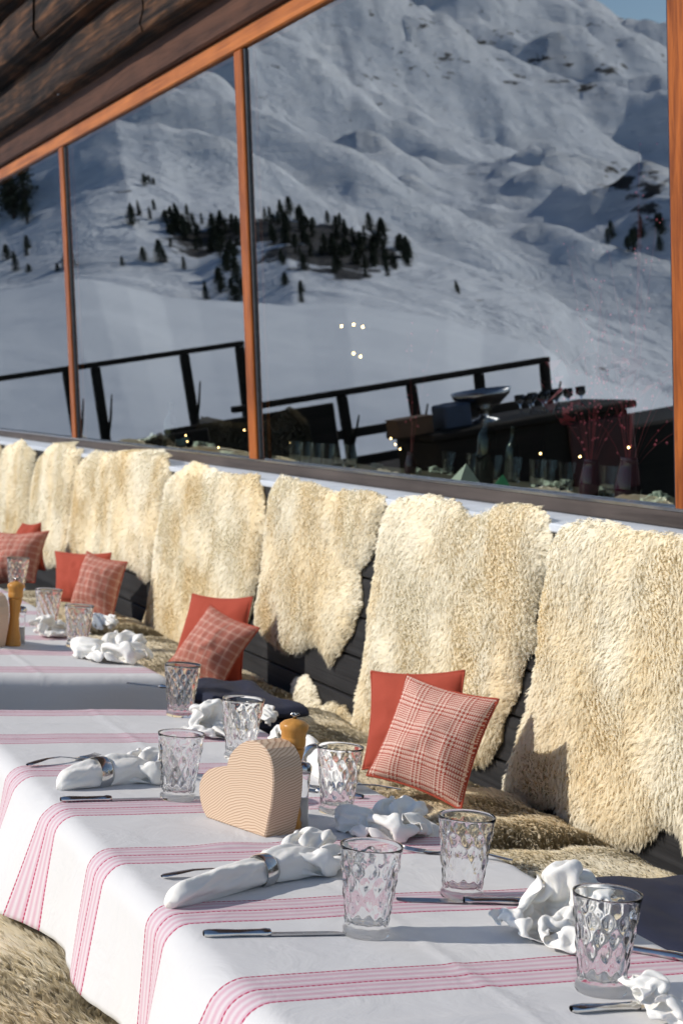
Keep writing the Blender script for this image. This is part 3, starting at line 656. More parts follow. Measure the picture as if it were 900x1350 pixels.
# ------------------------------------------------------------------ tablecloths and tables
TX0, TX1, TZ = .772, 1.505, .76
def cloth(name, y0, y1, seed, drop_left, drop_end, flare=1.0):
    rad = .035
    smin, smax = -drop_left, (TX1 - TX0) + .34; S = np.arange(smin, smax, .009); T0 = y0 - drop_end; T1 = y1 + drop_end; T = np.arange(T0, T1, .010)
    SS, TT = np.meshgrid(S, T, indexing='ij'); W = TX1 - TX0; Ln = y1 - y0
    def fold(q, Lq):        # arc-length -> (position, drop) with rounded edges
        x = q.copy(); z = np.zeros_like(q); arc = rad * math.pi / 2
        l = q < rad; a = np.clip((rad - q) / rad, 0, math.pi / 2); x = np.where(l, rad - rad * np.sin(a), x); z = np.where(l, rad * (1 - np.cos(a)) + np.clip((rad - q) - arc, 0, None), z)
        l = q > Lq - rad; a = np.clip((q - (Lq - rad)) / rad, 0, math.pi / 2); x = np.where(l, Lq - rad + rad * np.sin(a), x); z = np.where(l, rad * (1 - np.cos(a)) + np.clip(q - (Lq - rad) - arc, 0, None), z)
        return x, z
    x, zx = fold(SS, W); y, zy = fold(TT - y0, Ln)
    z = TZ + .003 - np.maximum(zx, zy) - .25 * np.minimum(zx, zy)
    hang = np.clip(zx / .25, 0, 1.3) * (SS < W / 2); hr = np.clip(zx / .25, 0, 1.3) * (SS > W / 2); hy = np.clip(zy / .25, 0, 1)
    fl = (.030 + .035 * np.sin(TT * 5.2 + seed * 1.7 + 1.2) + .030 * np.sin(TT * 11.3 + seed + .5)) * flare
    x = x + TX0 - hang * np.maximum(fl, -.006) - .01 * hang; x = x + hr * (.02 + .02 * np.sin(TT * 9 + seed))
    sgn = np.where(TT < (y0 + y1) / 2, -1, 1)
    y = y + y0 + sgn * hy * (.012 + .014 * np.sin(SS * 14 + seed)) + .010 * hang * np.sin(TT * 6 + 1)
    x = x + hang * (.022 * (fbm(TT * 9, SS * 2.5, seed + 3, 3) - .45)); top = (zx + zy) < .01; z = z + top * .0022 * (np.exp(-((SS - W * .48) / .010) ** 2) + sum(np.exp(-((TT - yc) / .011) ** 2) for yc in (1.95, 2.66, 3.36, 4.06))) * (.5 + fbm(SS * 9, TT * 9, seed, 2)); x = x + 0 * x
    z = z + top * ((fbm(SS * 5, TT * 4, seed, 3) - .45) * .0060)
    if name_hump is not None and seed == 1:
        hx, hy_ = name_hump; g = np.exp(-(((SS + TX0 - hx) / .05) ** 2 + ((TT - hy_) / .02) ** 2)); z = z + top * .006 * g
    uv = np.stack([SS + TX0, TT], -1).reshape(-1, 2)
    me = mesh(name, np.stack([x, y, z], -1).reshape(-1, 3), gfaces(*SS.shape), cloth_m, uv=uv, loc=(TX0 + W / 2, (y0 + y1) / 2, TZ))
    md = me.modifiers.new('thickness', 'SOLIDIFY'); md.thickness = .0015; md.offset = -1; return me
name_hump = (1.02, 2.86)
def table(y0, y1, label):
    t = empty('dining_table', ((TX0 + TX1) / 2, (y0 + y1) / 2, 0), label, 'table', 'terrace dining tables')
    B().box(((TX0 + TX1) / 2 - t.location.x, 0, .738), (TX1 - TX0 - .03, y1 - y0 - .03, .03), bev=.004).build('tabletop', dark_wood, t)
    for sx in (-1, 1):
        for sy in (-1, 1): B().box((sx * .28, sy * ((y1 - y0) / 2 - .15), .36), (.06, .06, .722)).build('leg', dark_wood, t)
    return t
o = cloth('tablecloth', 1.15, 4.285, 1, .20, .16); tag(o, 'white tablecloth with red and pink stripes on the nearest table', 'tablecloth', 'striped tablecloths'); table(1.15, 4.285, 'nearest dining table under the striped white cloth')
o = cloth('tablecloth', 4.80, 7.30, 2, .20, .16); tag(o, 'white striped tablecloth on the second table behind the heart table', 'tablecloth', 'striped tablecloths'); table(4.80, 7.30, 'second dining table behind the nearest one')
o = cloth('tablecloth', 7.75, 10.3, 3, .20, .16); tag(o, 'striped tablecloth on the farthest table at the left edge', 'tablecloth', 'striped tablecloths'); table(7.75, 10.3, 'farthest dining table at the left edge')

# ------------------------------------------------------------------ tumblers
def tumbler_mesh(seed, H=.136, r0=.0335, r1=.0475):
    n = 128; V = []; prof = []
    zs = np.concatenate([[0, .001, .004, .008, .011, .014, .018], np.linspace(.021, H - .004, 52), [H - .0015, H]])
    th = np.arange(n) * 2 * math.pi / n; rows = []
    for z in zs:
        f = z / H; r = r0 * .93 + (r1 - r0 * .93) * f ** 1.15
        if z < .014: r = r0 * (1.06 if z > .003 else 1.0) - (.002 if z >= .0125 else 0)
        env = np.clip((z - .016) / .01, 0, 1) * np.clip((H - .014 - z) / .008, 0, 1)
        k = 6; a = np.cos(k * th + z * 75 + seed); c = np.cos(k * th - z * 75 + seed)
        rel = (a * c) ** 2; curl = np.cos(2 * k * th + 1.1 * np.sin(z * 120 + seed)) * np.cos(z * 150 + seed)
        rr = r + env * (.0019 * rel - .0006 + .0004 * curl)
        rows.append(np.stack([rr * np.cos(th), rr * np.sin(th), np.full(n, z)], 1))
    inner = []
    for z in np.concatenate([[H], np.linspace(H - .002, .0235, 30), [.021, .0195, .019]]):
        f = z / H; r = r0 * .93 + (r1 - r0 * .93) * f ** 1.15 - .0030 - .0012 * (1 - f)
        if z < .0235: r *= {.021: .93, .0195: .75, .019: .45}[round(float(z), 4)]
        if z == H: r += .0012
        k = 5; env = np.clip((z - .03) / .01, 0, 1) * np.clip((H - .014 - z) / .008, 0, 1)
        rr = r + env * .0005 * np.cos(k * th + z * 40); inner.append(np.stack([rr * np.cos(th), rr * np.sin(th), np.full(n, z)], 1))
    allr = rows + inner; V = np.concatenate(allr + [np.array([[0, 0, 0], [0, 0, .0188]])]); m = len(allr)
    Fc = [(i * n + k, i * n + (k + 1) % n, (i + 1) * n + (k + 1) % n, (i + 1) * n + k) for i in range(m - 1) for k in range(n)]
    Fc += [(m * n, (k + 1) % n, k) for k in range(n)] + [(m * n + 1, (m - 1) * n + k, (m - 1) * n + (k + 1) % n) for k in range(n)]
    me = bpy.data.meshes.new('tumbler'); me.from_pydata([tuple(v) for v in V.tolist()], [], Fc); me.materials.append(tumbler_m)
    me.polygons.foreach_set('use_smooth', np.ones(len(Fc), bool)); me.update(); return me
TM = [tumbler_mesh(s) for s in (0, .9)]
def tumbler(px, py, label, z=TZ + .0035, s=1.0, k=0, rz=0):
    p = onz(px, py, z); o = bpy.data.objects.new('tumbler', TM[k]); COL.objects.link(o); o.location = (p[0], p[1], z); o.scale = (s, s, s); o.rotation_euler[2] = rz
    return tag(o, label, 'glass', 'pressed glass tumblers on the tables')
tumbler(791, 1307, 'clear pressed tumbler standing nearest, in front of the crumpled napkin', s=1.02, rz=.3)
tumbler(608, 1183, 'clear pressed tumbler below the checked cushion, between two crumpled napkins', s=1.0, k=1, rz=1)
tumbler(482, 1232, 'clear pressed tumbler in front of the ringed napkin end and knife', s=1.0, rz=2)
tumbler(443, 1072, 'clear pressed tumbler right of the wooden heart and pepper mill', s=.98, k=1, rz=.1)
tumbler(234, 1054, 'clear pressed tumbler touching the left side of the wooden heart', s=.98, rz=1.4)
tumbler(316, 1000, 'clear pressed tumbler standing behind the wooden heart', s=1.0, k=1, rz=2.2)
tumbler(237, 944, 'clear pressed tumbler at the far left edge of the nearest table', s=.98, rz=.6)
tumbler(102, 853, 'clear tumbler on the second table beside the crumpled napkin', s=1.0, k=1, rz=.7)
tumbler(62, 828, 'clear tumbler on the second table beside its pepper mill', s=1.0, rz=1.9)
tumbler(22, 778, 'small far tumbler at the left edge before the pink cushion', s=1.0, rz=1.9, k=1)

# ------------------------------------------------------------------ wooden heart, pepper mill, salt
hp = onz(348, 1108, TZ); ea = np.array([-.33, .944, 0]); eb = np.array([.944, .33, 0])
outl = [(505, 628), (514, 590), (522, 548), (532, 500), (538, 450), (541, 400), (538, 350), (528, 305), (510, 270), (486, 248), (458, 237), (430, 238), (405, 252), (385, 270), (370, 290), (361, 315), (357, 337), (335, 338), (310, 342), (282, 350), (260, 372), (247, 402), (244, 430), (248, 470), (258, 508), (273, 540), (300, 566), (340, 588), (400, 606), (455, 619)]
def heart_pt(p):
    px, py = 180 + p[0] / 3, 900 + p[1] / 3; q = onpl(px, py, np.array([hp[0], hp[1], TZ]), eb); d = q - np.array([hp[0], hp[1], TZ]); return d @ ea, max(d[2], 0.002)
o2 = [heart_pt(p) for p in outl]; cx = sum(p[0] for p in o2) / len(o2); ang_h = math.atan2(ea[1], ea[0])
hb = B(); n = len(o2); TH = .072; bev = .0025; ring = []
cz_ = sum(p[1] for p in o2) / n
def sc(p, f): return (cx + (p[0] - cx) * f, cz_ + (p[1] - cz_) * f)
for (y, f) in ((0, .975), (bev, 1.0), (TH - bev, 1.0), (TH, .975)):
    ring += [(sc(p, f)[0], -y, sc(p, f)[1]) for p in o2]
fc = [(i * n + k, i * n + (k + 1) % n, (i + 1) * n + (k + 1) % n, (i + 1) * n + k) for i in range(3) for k in range(n)] + [tuple(range(n))[::-1], tuple(3 * n + k for k in range(n))]
heart = mesh('wooden_heart', ring, fc, heart_m, smooth=False); heart.location = (hp[0], hp[1], TZ + .0035)
# local x -> ea, local -y -> eb
heart.rotation_euler[2] = ang_h
tag(heart, 'thick heart-shaped block of pale ringed wood standing on the striped cloth', 'ornament')
def mill(px, py, label):
    p = onz(px, py, TZ); t = empty('pepper_mill', (p[0], p[1], TZ + .004), label, 'pepper mill', 'wooden pepper mills')
    B().lathe([(.024, 0), (.0255, .004), (.0255, .012), (.0225, .018), (.0235, .026), (.0225, .034), (.0185, .05), (.0160, .075), (.0155, .10), (.0185, .130), (.0225, .150), (.0225, .151)], 32).build('body', mill_wood, t, True)
    B().lathe([(.0215, .1525), (.0235, .158), (.0235, .170), (.0225, .172), (.0235, .174), (.0240, .182), (.0265, .186), (.0275, .191), (.0270, .196), (.020, .202), (.008, .206), (.004, .2065)], 32).build('head', mill_wood, t, True)
    kb = B().lathe([(.004, .205), (.0035, .211), (.006, .212)], 12); kb.bar((-.010, 0, .2145), (.010, 0, .2145), .006, .005, bev=.002); kb.bar((0, -.010, .2145), (0, .010, .2145), .006, .005, bev=.002)
    kb.build('knob', steel, t, True); return t
mill(379, 1094, 'golden wooden pepper mill standing behind the wooden heart')
m2 = mill(17, 853, 'golden wooden pepper mill on the second table at the left edge')
def salt(px, py, label):
    p = onz(px, py, TZ); t = empty('salt_shaker', (p[0], p[1], TZ + .004), label, 'salt shaker', 'salt shakers')
    B().lathe([(.017, 0), (.018, .003), (.016, .02), (.014, .06), (.0155, .10), (.0155, .104)], 20).build('jar', tumbler_m, t, True)
    B().lathe([(.0145, .003), (.0125, .03), (.0115, .055), (.001, .056)], 16).build('salt', salt_m, t, True)
    B().lathe([(.0165, .1045), (.017, .108), (.017, .116), (.013, .122), (.003, .1235)], 20).build('cap', steel, t, True); return t
salt(394, 1093, 'glass salt shaker half hidden behind the wooden heart'); salt(26, 851, 'glass salt shaker beside the far pepper mill')
# heart on the second table
h2 = heart.copy(); COL.objects.link(h2); p = onz(-12, 856, TZ); h2.location = (p[0] - .018, p[1], TZ + .0035); h2['label'] = 'wooden heart block cut by the left picture edge on the second table'

# ------------------------------------------------------------------ napkins
# settled cloth shapes of a 28 x 28 linen square, millimetres
NAPS = np.array([
[-21,-45,16,-15,-47,24,-16,-50,9,-4,-58,9,-1,-53,13,-1,-42,10,-12,-40,17,-9,-38,12,-1,-37,7,5,-30,4,-3,-28,7,8,-26,8,16,-19,14,4,-21,10,-8,-14,19,-6,-28,31,-16,-27,42,-8,
-31,54,-18,-28,47,-20,-21,39,-25,-24,31,-28,-41,32,-30,-33,20,-35,-23,11,-46,-28,16,-53,-22,18,-51,-12,12,-53,-5,15,-14,-50,12,-21,-53,26,-14,-46,25,-12,-48,7,6,-44,8,10,
-34,11,8,-37,20,-3,-37,31,3,-35,29,3,-33,22,-5,-33,29,-5,-30,18,-2,-21,16,11,-12,16,5,-10,29,-12,-19,27,-8,-18,45,-10,-21,61,-24,-25,61,-27,-19,52,-29,-15,42,-32,-32,43,
-44,-33,31,-32,-25,26,-34,-15,18,-40,-9,22,-51,-4,27,-49,4,30,-9,-56,6,-23,-56,21,-9,-56,26,-9,-46,22,2,-41,25,18,-41,17,17,-26,18,16,-27,27,19,-26,37,18,-22,31,12,-26,38,
4,-28,38,6,-24,27,14,-15,28,6,-22,27,-3,-16,38,-10,-4,47,-17,-16,51,-19,-11,64,-25,-14,68,-26,-7,55,-39,-23,55,-48,-26,44,-49,-23,32,-39,-15,38,-37,-7,41,-31,0,35,-29,8,
34,-5,-60,4,-19,-62,15,-8,-56,18,1,-45,23,9,-50,28,8,-37,28,24,-34,26,25,-19,27,24,-12,34,22,-11,43,16,-13,47,12,-19,49,5,-22,49,5,-15,44,11,-15,36,4,-13,48,-5,-4,58,-17,
-3,48,-21,5,61,-17,1,72,-28,0,71,-32,-7,59,-43,-13,50,-55,-13,44,-53,-6,39,-50,8,41,-41,17,40,-36,21,41,-9,-62,3,-11,-66,21,0,-58,13,4,-45,17,12,-47,34,8,-35,39,25,-30,38,
28,-12,36,26,-2,36,22,0,30,20,-7,28,14,-8,29,10,-5,37,5,0,39,4,-2,29,-1,-6,39,-3,-15,53,-13,-3,62,-13,16,64,-22,16,77,-26,14,68,-25,5,57,-37,2,51,-49,-2,54,-58,5,53,-59,
17,50,-57,28,47,-47,30,48,-20,-67,6,-6,-71,18,2,-57,22,10,-47,11,19,-46,30,10,-38,42,20,-26,44,27,-11,47,19,1,41,16,10,34,13,3,40,6,8,37,7,16,35,-1,14,34,-6,7,34,-10,2,37,
-2,-2,47,-5,1,67,-14,18,78,-23,8,88,-31,4,82,-38,-1,64,-33,16,56,-41,15,49,-47,21,55,-52,23,69,-53,31,63,-58,32,58,-28,-67,7,-15,-69,26,3,-61,32,10,-55,11,23,-45,19,19,
-35,37,20,-28,51,20,-13,54,9,-2,46,18,12,45,9,16,43,5,20,54,2,29,51,-5,28,49,-7,21,48,-7,12,48,-7,6,53,-1,12,67,-11,13,88,-24,16,97,-34,8,97,-43,1,79,-44,7,63,-45,16,65,
-31,18,65,-30,31,63,-38,38,60,-53,37,63,-27,-75,7,-25,-65,25,-6,-57,35,7,-50,24,23,-54,18,24,-38,28,28,-28,44,17,-16,57,6,-5,50,12,12,52,11,29,46,9,23,63,3,20,69,1,28,75,
-7,27,74,-8,25,65,-4,16,62,-10,6,70,-13,3,91,-18,25,92,-27,25,94,-46,11,90,-36,10,73,-30,18,74,-29,33,79,-23,35,75,-28,39,65,-52,37,66,-19,-78,11,-24,-73,29,-19,-55,34,0,
-46,33,17,-52,31,30,-46,28,32,-32,37,29,-18,53,13,-3,52,19,11,50,15,30,48,8,32,65,9,15,70,7,6,77,5,15,87,-3,17,88,-4,12,80,-3,4,81,-20,-6,92,-20,20,106,-24,29,110,-44,24,
97,-41,25,80,-29,32,87,-14,35,93,-21,41,90,-34,41,73,-55,29,74,-8,-78,10,-13,-77,28,-19,-65,37,-12,-47,36,5,-53,34,20,-45,38,33,-39,44,27,-28,52,20,-9,54,21,7,47,20,24,51,
14,35,64,9,23,73,13,9,82,12,-1,89,7,-7,94,5,-10,90,-4,-11,88,-12,-9,98,-19,13,114,-31,22,126,-40,34,103,-38,36,86,-17,37,104,-7,40,103,-14,46,82,-42,44,76,-50,27,82,0,-70,
10,-2,-77,27,-10,-68,39,-14,-49,43,-1,-55,40,9,-45,42,22,-43,50,15,-31,49,18,-20,61,21,0,59,15,16,50,23,29,61,12,33,76,10,18,87,14,-1,94,-2,-1,104,-2,10,106,4,15,100,-5,
11,96,-10,21,108,-24,26,139,-30,37,113,-26,40,100,-10,45,118,-7,49,101,-21,54,72,-45,46,65,-51,41,83,7,-75,7,1,-69,17,1,-69,32,-8,-59,45,4,-52,45,2,-40,45,14,-42,54,19,
-31,58,7,-23,60,17,-11,60,14,5,54,16,21,59,24,29,70,13,32,86,9,15,97,5,-7,108,-3,10,119,-5,25,125,2,28,117,-7,28,102,-14,29,145,-20,35,120,-16,47,129,-18,52,124,-23,50,92,
-31,54,79,-35,58,64,-44,57,62,9,-67,6,10,-64,20,12,-69,35,2,-63,49,8,-49,55,-5,-45,50,6,-40,59,17,-31,66,10,-19,68,6,-14,58,4,-2,53,12,9,60,16,21,69,20,26,80,14,28,95,14,
8,99,6,-6,114,4,16,125,0,33,144,0,41,140,-7,36,133,-13,40,127,-8,64,149,-29,57,113,-17,61,102,-32,62,104,-35,67,98,-29,65,83,16,-77,13,20,-64,21,18,-55,35,17,-51,49,4,-61,
61,-6,-52,62,1,-42,72,5,-33,59,-4,-21,65,-3,-9,64,9,-3,61,5,9,69,20,9,75,27,15,84,22,18,95,17,16,107,18,-2,114,11,7,112,12,22,117,10,36,140,10,63,151,-3,54,133,-13,60,121,
-6,73,133,-10,82,125,-17,79,109,-24,74,97,-21,62,87,13,-76,25,14,-60,30,28,-55,39,26,-57,54,16,-46,59,3,-53,73,14,-41,73,4,-33,74,6,-18,77,12,-7,65,0,-6,79,16,-4,74,22,1,
88,22,9,99,29,1,112,36,7,121,27,20,121,24,25,135,21,39,143,21,52,157,19,58,142,8,52,132,-4,54,116,-1,62,107,2,71,97,-8,72,84,-8,56,87,-2,51,74,7,-77,38,9,-60,42,21,-59,49,
30,-51,63,22,-39,68,13,-54,80,13,-41,87,15,-28,77,22,-13,82,14,-20,74,18,0,76,11,-14,89,19,-5,103,37,5,97,43,7,109,46,22,117,38,31,123,27,33,120,15,30,116,14,41,111,19,75,
141,2,75,142,9,55,118,6,39,126,1,55,100,3,67,77,3,46,83,-6,33,82,14,-78,44,7,-66,52,19,-65,59,16,-52,69,30,-41,73,26,-52,83,24,-35,81,23,-25,73,29,-12,77,21,-17,68,26,0,
77,23,-8,90,30,-16,101,39,-6,103,50,-3,100,52,7,101,50,20,98,37,17,100,23,29,102,28,57,132,27,58,114,14,73,125,17,55,107,10,52,101,4,38,108,4,47,93,9,68,75,5,43,73,20,-77,
33,17,-72,47,17,-74,66,21,-58,71,33,-48,78,25,-48,91,32,-34,83,30,-22,81,33,-13,71,27,-21,64,30,-5,65,32,-1,77,38,-12,84,32,1,85,36,11,85,44,7,78,54,15,82,35,21,94,24,43,
114,36,47,124,45,58,97,23,73,109,12,64,102,32,54,82,23,45,87,12,49,90,12,61,84,15,59,67,25,-77,36,24,-65,45,27,-76,61,27,-68,74,33,-58,83,33,-51,94,28,-34,95,35,-23,91,42,
-14,85,40,-16,73,41,-13,61,38,-1,59,48,-3,66,40,5,66,30,14,66,36,20,78,57,25,84,37,33,99,27,46,104,42,45,99,46,53,83,29,73,95,16,68,92,33,51,69,22,38,65,12,41,68,14,51,73,
18,57,72,28,-75,50,29,-62,36,26,-67,53,31,-61,66,41,-58,73,42,-53,84,42,-43,93,47,-33,93,43,-28,82,54,-25,80,55,-13,74,44,-18,67,37,-18,56,28,-6,58,21,9,59,35,13,71,55,32,
85,36,33,89,26,34,89,35,43,74,48,48,69,37,70,79,19,73,81,36,58,64,29,38,51,21,42,46,10,49,47,10,51,56,30,-82,43,27,-71,49,36,-62,44,38,-60,57,37,-70,66,44,-67,78,49,-57,
84,55,-45,86,55,-35,78,51,-37,68,53,-26,64,56,-14,62,42,-11,54,26,-5,51,23,15,58,42,14,69,48,33,78,50,41,85,41,35,72,37,34,56,49,43,57,45,64,66,26,72,67,24,58,60,33,44,40,
26,25,44,15,26,37,13,36,36,28,-78,28,36,-73,40,40,-77,49,40,-67,44,41,-75,58,54,-67,67,56,-58,72,52,-46,71,39,-40,77,38,-29,74,38,-24,61,55,-18,56,46,-2,54,27,0,49,28,17,
62,51,14,69,55,26,73,56,33,69,53,34,56,41,24,50,38,34,47,49,55,53,38,66,54,26,65,48,19,46,39,36,28,38,33,21,26,26,20,25,27,-69,20,38,-75,23,42,-73,34,53,-78,36,57,-77,48,
47,-69,55,47,-58,62,49,-46,57,45,-50,67,37,-38,70,44,-30,60,55,-20,48,47,-4,47,27,6,46,29,20,57,45,16,62,52,18,58,42,23,58,50,16,48,54,17,40,50,28,40,53,46,40,38,54,44,29,
58,37,19,44,29,41,36,32,37,21,40,30,17,44,34,-62,15,34,-62,27,44,-72,20,55,-67,27,52,-68,42,55,-61,54,39,-64,52,42,-48,48,40,-51,61,32,-38,66,49,-38,59,50,-26,49,41,-12,
45,28,0,43,29,14,51,36,10,54,38,13,51,41,8,43,45,9,31,48,11,25,56,20,30,52,37,30,45,50,30,34,52,25,23,43,19,43,30,25,37,13,32,22,11,30,26,-70,4,27,-60,14,40,-62,16,51,-57,
19,53,-63,32,59,-58,44,47,-56,51,40,-54,37,39,-44,55,33,-30,64,48,-38,51,55,-26,42,39,-16,42,32,-6,38,31,5,41,37,7,39,47,3,40,50,3,32,56,-3,26,48,-2,18,54,10,17,55,25,17,
47,37,21,41,42,17,27,39,6,30,31,24,37,11,21,28,-2,28,40,-76,3,40,-63,7,37,-48,9,44,-45,23,43,-60,24,48,-59,40,53,-46,49,42,-47,36,34,-50,53,27,-31,62,44,-31,50,54,-27,38,
41,-16,35,46,-3,41,37,-5,36,33,-5,28,38,-6,23,50,-12,27,55,-21,24,57,-14,16,53,-3,8,53,11,11,43,21,14,36,25,18,40,30,7,22,27,13,26,9,15,35,10,29,46,-79,13,51,-67,7,45,-54,
3,52,-42,15,43,-51,27,38,-60,37,55,-48,40,39,-40,35,29,-50,48,24,-39,59,36,-30,49,48,-31,36,40,-22,39,51,-14,39,53,-11,34,45,-18,28,45,-24,22,37,-23,19,48,-31,15,53,-27,9,
43,-13,9,42,1,3,45,6,16,39,12,12,32,15,4,18,16,7,15,2,23,33,3,18,55,-80,18,54,-67,17,51,-62,3,57,-49,13,53,-47,31,37,-58,31,56,-53,36,47,-40,36,31,-44,46,20,-42,57,33,-39,
51,40,-31,43,39,-33,35,39,-27,30,47,-27,31,46,-34,26,34,-36,21,32,-39,16,34,-36,4,48,-39,5,52,-25,3,38,-14,2,36,-5,9,34,1,2,29,2,9,18,2,4,16,14,18,21,-4,19,],
[-96,-86,12,-91,-96,20,-80,-94,25,-75,-90,12,-63,-89,9,-51,-89,7,-49,-77,5,-52,-66,6,-51,-56,7,-51,-47,-1,-52,-34,-3,-64,-26,-1,-75,-16,2,-86,-8,5,-94,-2,12,-101,10,10,
-101,21,14,-90,25,15,-80,28,21,-73,37,22,-72,49,27,-78,65,29,-93,73,30,-80,75,25,-78,64,13,-81,79,14,-83,83,28,-85,96,29,-85,-87,4,-88,-80,19,-78,-78,29,-66,-84,30,-58,
-93,26,-46,-90,27,-38,-84,20,-36,-74,12,-36,-64,7,-38,-51,4,-45,-37,9,-53,-25,3,-66,-13,-4,-75,-4,7,-87,6,2,-89,2,17,-102,3,20,-105,13,25,-103,24,25,-97,32,19,-83,42,16,
-74,53,18,-88,59,33,-89,74,39,-79,65,25,-71,72,12,-70,84,26,-74,95,37,-93,-78,2,-78,-76,10,-68,-69,20,-57,-77,16,-62,-76,28,-53,-78,37,-40,-78,35,-30,-73,26,-23,-66,17,
-23,-54,9,-36,-42,2,-44,-26,-3,-54,-12,1,-65,2,4,-78,12,-1,-88,15,11,-91,11,25,-97,6,35,-100,17,43,-103,30,38,-101,41,25,-91,50,28,-78,53,33,-89,61,44,-75,71,40,-63,68,21,
-59,87,19,-61,94,38,-101,-70,9,-84,-64,9,-66,-65,7,-55,-66,17,-54,-66,29,-58,-67,42,-46,-67,38,-37,-66,35,-28,-57,29,-19,-47,24,-23,-41,3,-34,-23,1,-44,-10,1,-55,4,-2,-67,
18,-2,-76,19,11,-80,10,19,-86,9,30,-90,7,44,-92,24,45,-95,32,35,-98,45,37,-86,42,34,-81,52,47,-72,68,52,-61,74,36,-48,79,21,-48,95,30,-99,-57,7,-90,-63,21,-76,-61,19,-61,
-53,17,-62,-56,30,-56,-53,41,-46,-53,42,-39,-53,32,-40,-53,21,-29,-44,11,-20,-31,7,-23,-21,-2,-33,-6,-4,-44,7,-2,-54,17,3,-66,31,5,-70,23,16,-73,10,20,-77,9,34,-80,14,45,
-85,19,33,-88,30,35,-84,40,47,-67,42,41,-72,60,42,-56,65,43,-56,81,34,-41,86,39,-102,-45,7,-91,-53,11,-86,-53,24,-73,-52,30,-71,-41,27,-63,-37,36,-51,-35,38,-52,-45,29,
-44,-41,22,-33,-33,11,-24,-17,11,-27,-9,3,-18,-3,-4,-32,4,3,-37,21,-2,-48,28,3,-58,34,11,-61,21,16,-63,15,27,-64,15,39,-71,23,37,-73,31,31,-71,30,45,-67,39,53,-63,56,49,
-58,53,32,-56,68,28,-45,74,39,-100,-32,7,-90,-39,5,-86,-39,15,-80,-47,14,-66,-46,9,-58,-41,11,-49,-33,16,-49,-27,26,-40,-25,17,-42,-20,7,-33,-6,6,-18,-5,9,-12,2,4,-20,11,
0,-26,14,6,-31,26,4,-40,27,15,-45,33,17,-45,24,23,-49,25,34,-54,32,38,-57,28,27,-62,36,33,-56,38,44,-54,46,53,-52,55,44,-48,63,30,-46,71,22,-99,-26,22,-95,-20,9,-85,-18,7,
-74,-27,10,-66,-26,15,-66,-19,7,-59,-12,14,-53,-14,8,-46,-8,8,-39,-3,9,-31,6,13,-20,6,13,-8,2,13,-12,12,7,-14,19,1,-15,21,12,-21,27,21,-24,34,15,-30,41,21,-30,42,32,-38,
47,27,-44,43,17,-53,52,21,-50,48,32,-46,45,41,-43,53,48,-44,63,41,-39,63,31,-87,-33,24,-90,-18,28,-85,-8,28,-78,-1,19,-68,2,15,-57,3,16,-56,13,11,-43,13,8,-33,10,12,-21,7,
10,-23,13,20,-14,15,16,-5,11,12,1,7,3,-2,16,8,-1,27,10,0,29,22,-3,39,28,-9,36,13,-17,43,9,-23,52,8,-31,59,12,-39,63,18,-36,55,26,-38,50,36,-36,46,47,-36,59,53,-32,58,44,
-75,-27,22,-77,-11,23,-67,-15,32,-66,-3,39,-57,9,35,-46,16,29,-37,19,19,-30,14,24,-20,19,25,-19,6,26,-8,9,22,-8,21,21,1,13,17,8,2,14,11,10,4,17,20,8,10,28,3,11,39,10,9,49,
3,1,57,2,-6,64,6,-15,67,14,-23,70,18,-29,69,28,-29,58,36,-26,46,42,-34,45,54,-30,56,61,-72,-21,28,-63,-9,23,-53,-8,32,-50,4,40,-33,12,46,-25,13,38,-28,5,26,-21,-5,33,-16,
9,38,-7,1,34,-5,15,34,0,19,25,-1,4,23,9,16,20,23,18,16,31,29,7,24,39,10,21,40,23,13,49,21,12,61,18,2,62,28,-7,51,22,-16,59,27,-19,74,33,-26,68,41,-18,53,41,-23,43,56,-26,
44,70,-60,-20,26,-49,-9,25,-49,10,30,-41,-1,40,-21,0,40,-26,-1,31,-16,-8,26,-19,-1,18,-12,-5,32,-1,-7,44,-8,3,31,5,13,32,9,-2,22,18,13,24,23,29,25,37,28,25,40,37,13,31,48,
13,29,52,25,23,56,34,15,60,25,6,51,31,-7,51,32,-7,70,31,-20,75,45,-15,59,52,-12,42,59,-18,38,75,-50,-9,16,-38,4,17,-47,-1,31,-34,-1,28,-40,-10,40,-18,-10,38,-27,-8,26,-17,
-11,21,-4,-7,21,6,-12,35,2,4,41,14,13,40,20,-3,27,29,9,16,24,20,35,28,35,29,42,43,25,45,53,16,39,62,21,27,67,26,16,71,30,13,56,37,0,51,41,0,71,40,-11,77,53,-17,63,65,-6,
46,67,-6,34,81,-37,-14,15,-28,-3,21,-41,-7,17,-39,-18,25,-34,-7,27,-41,-17,35,-18,-17,31,-6,-11,29,-4,-19,24,-6,-2,22,13,-1,32,12,6,50,27,3,36,40,11,23,36,18,39,37,34,37,
40,49,36,51,55,28,42,61,34,31,61,38,27,72,41,15,69,46,6,56,53,-6,61,43,1,73,55,-8,66,72,-7,48,81,3,36,89,-23,-16,16,-24,-5,8,-31,-19,14,-20,-19,25,-33,-26,21,-28,-25,34,
-10,-23,43,-1,-29,38,-9,-8,28,4,-5,31,20,-6,38,20,-1,54,33,6,45,42,3,32,47,17,29,50,29,31,53,40,37,53,50,46,46,60,48,37,64,50,26,62,52,19,51,47,5,44,46,-3,56,56,10,67,62,
5,66,77,-1,58,90,9,45,97,-14,-14,5,-8,-5,12,-14,-21,20,-13,-30,10,-10,-33,19,-7,-35,33,-6,-25,27,8,-19,27,10,-21,39,15,-13,48,25,-16,54,32,-3,53,43,-4,41,42,8,49,54,10,41,
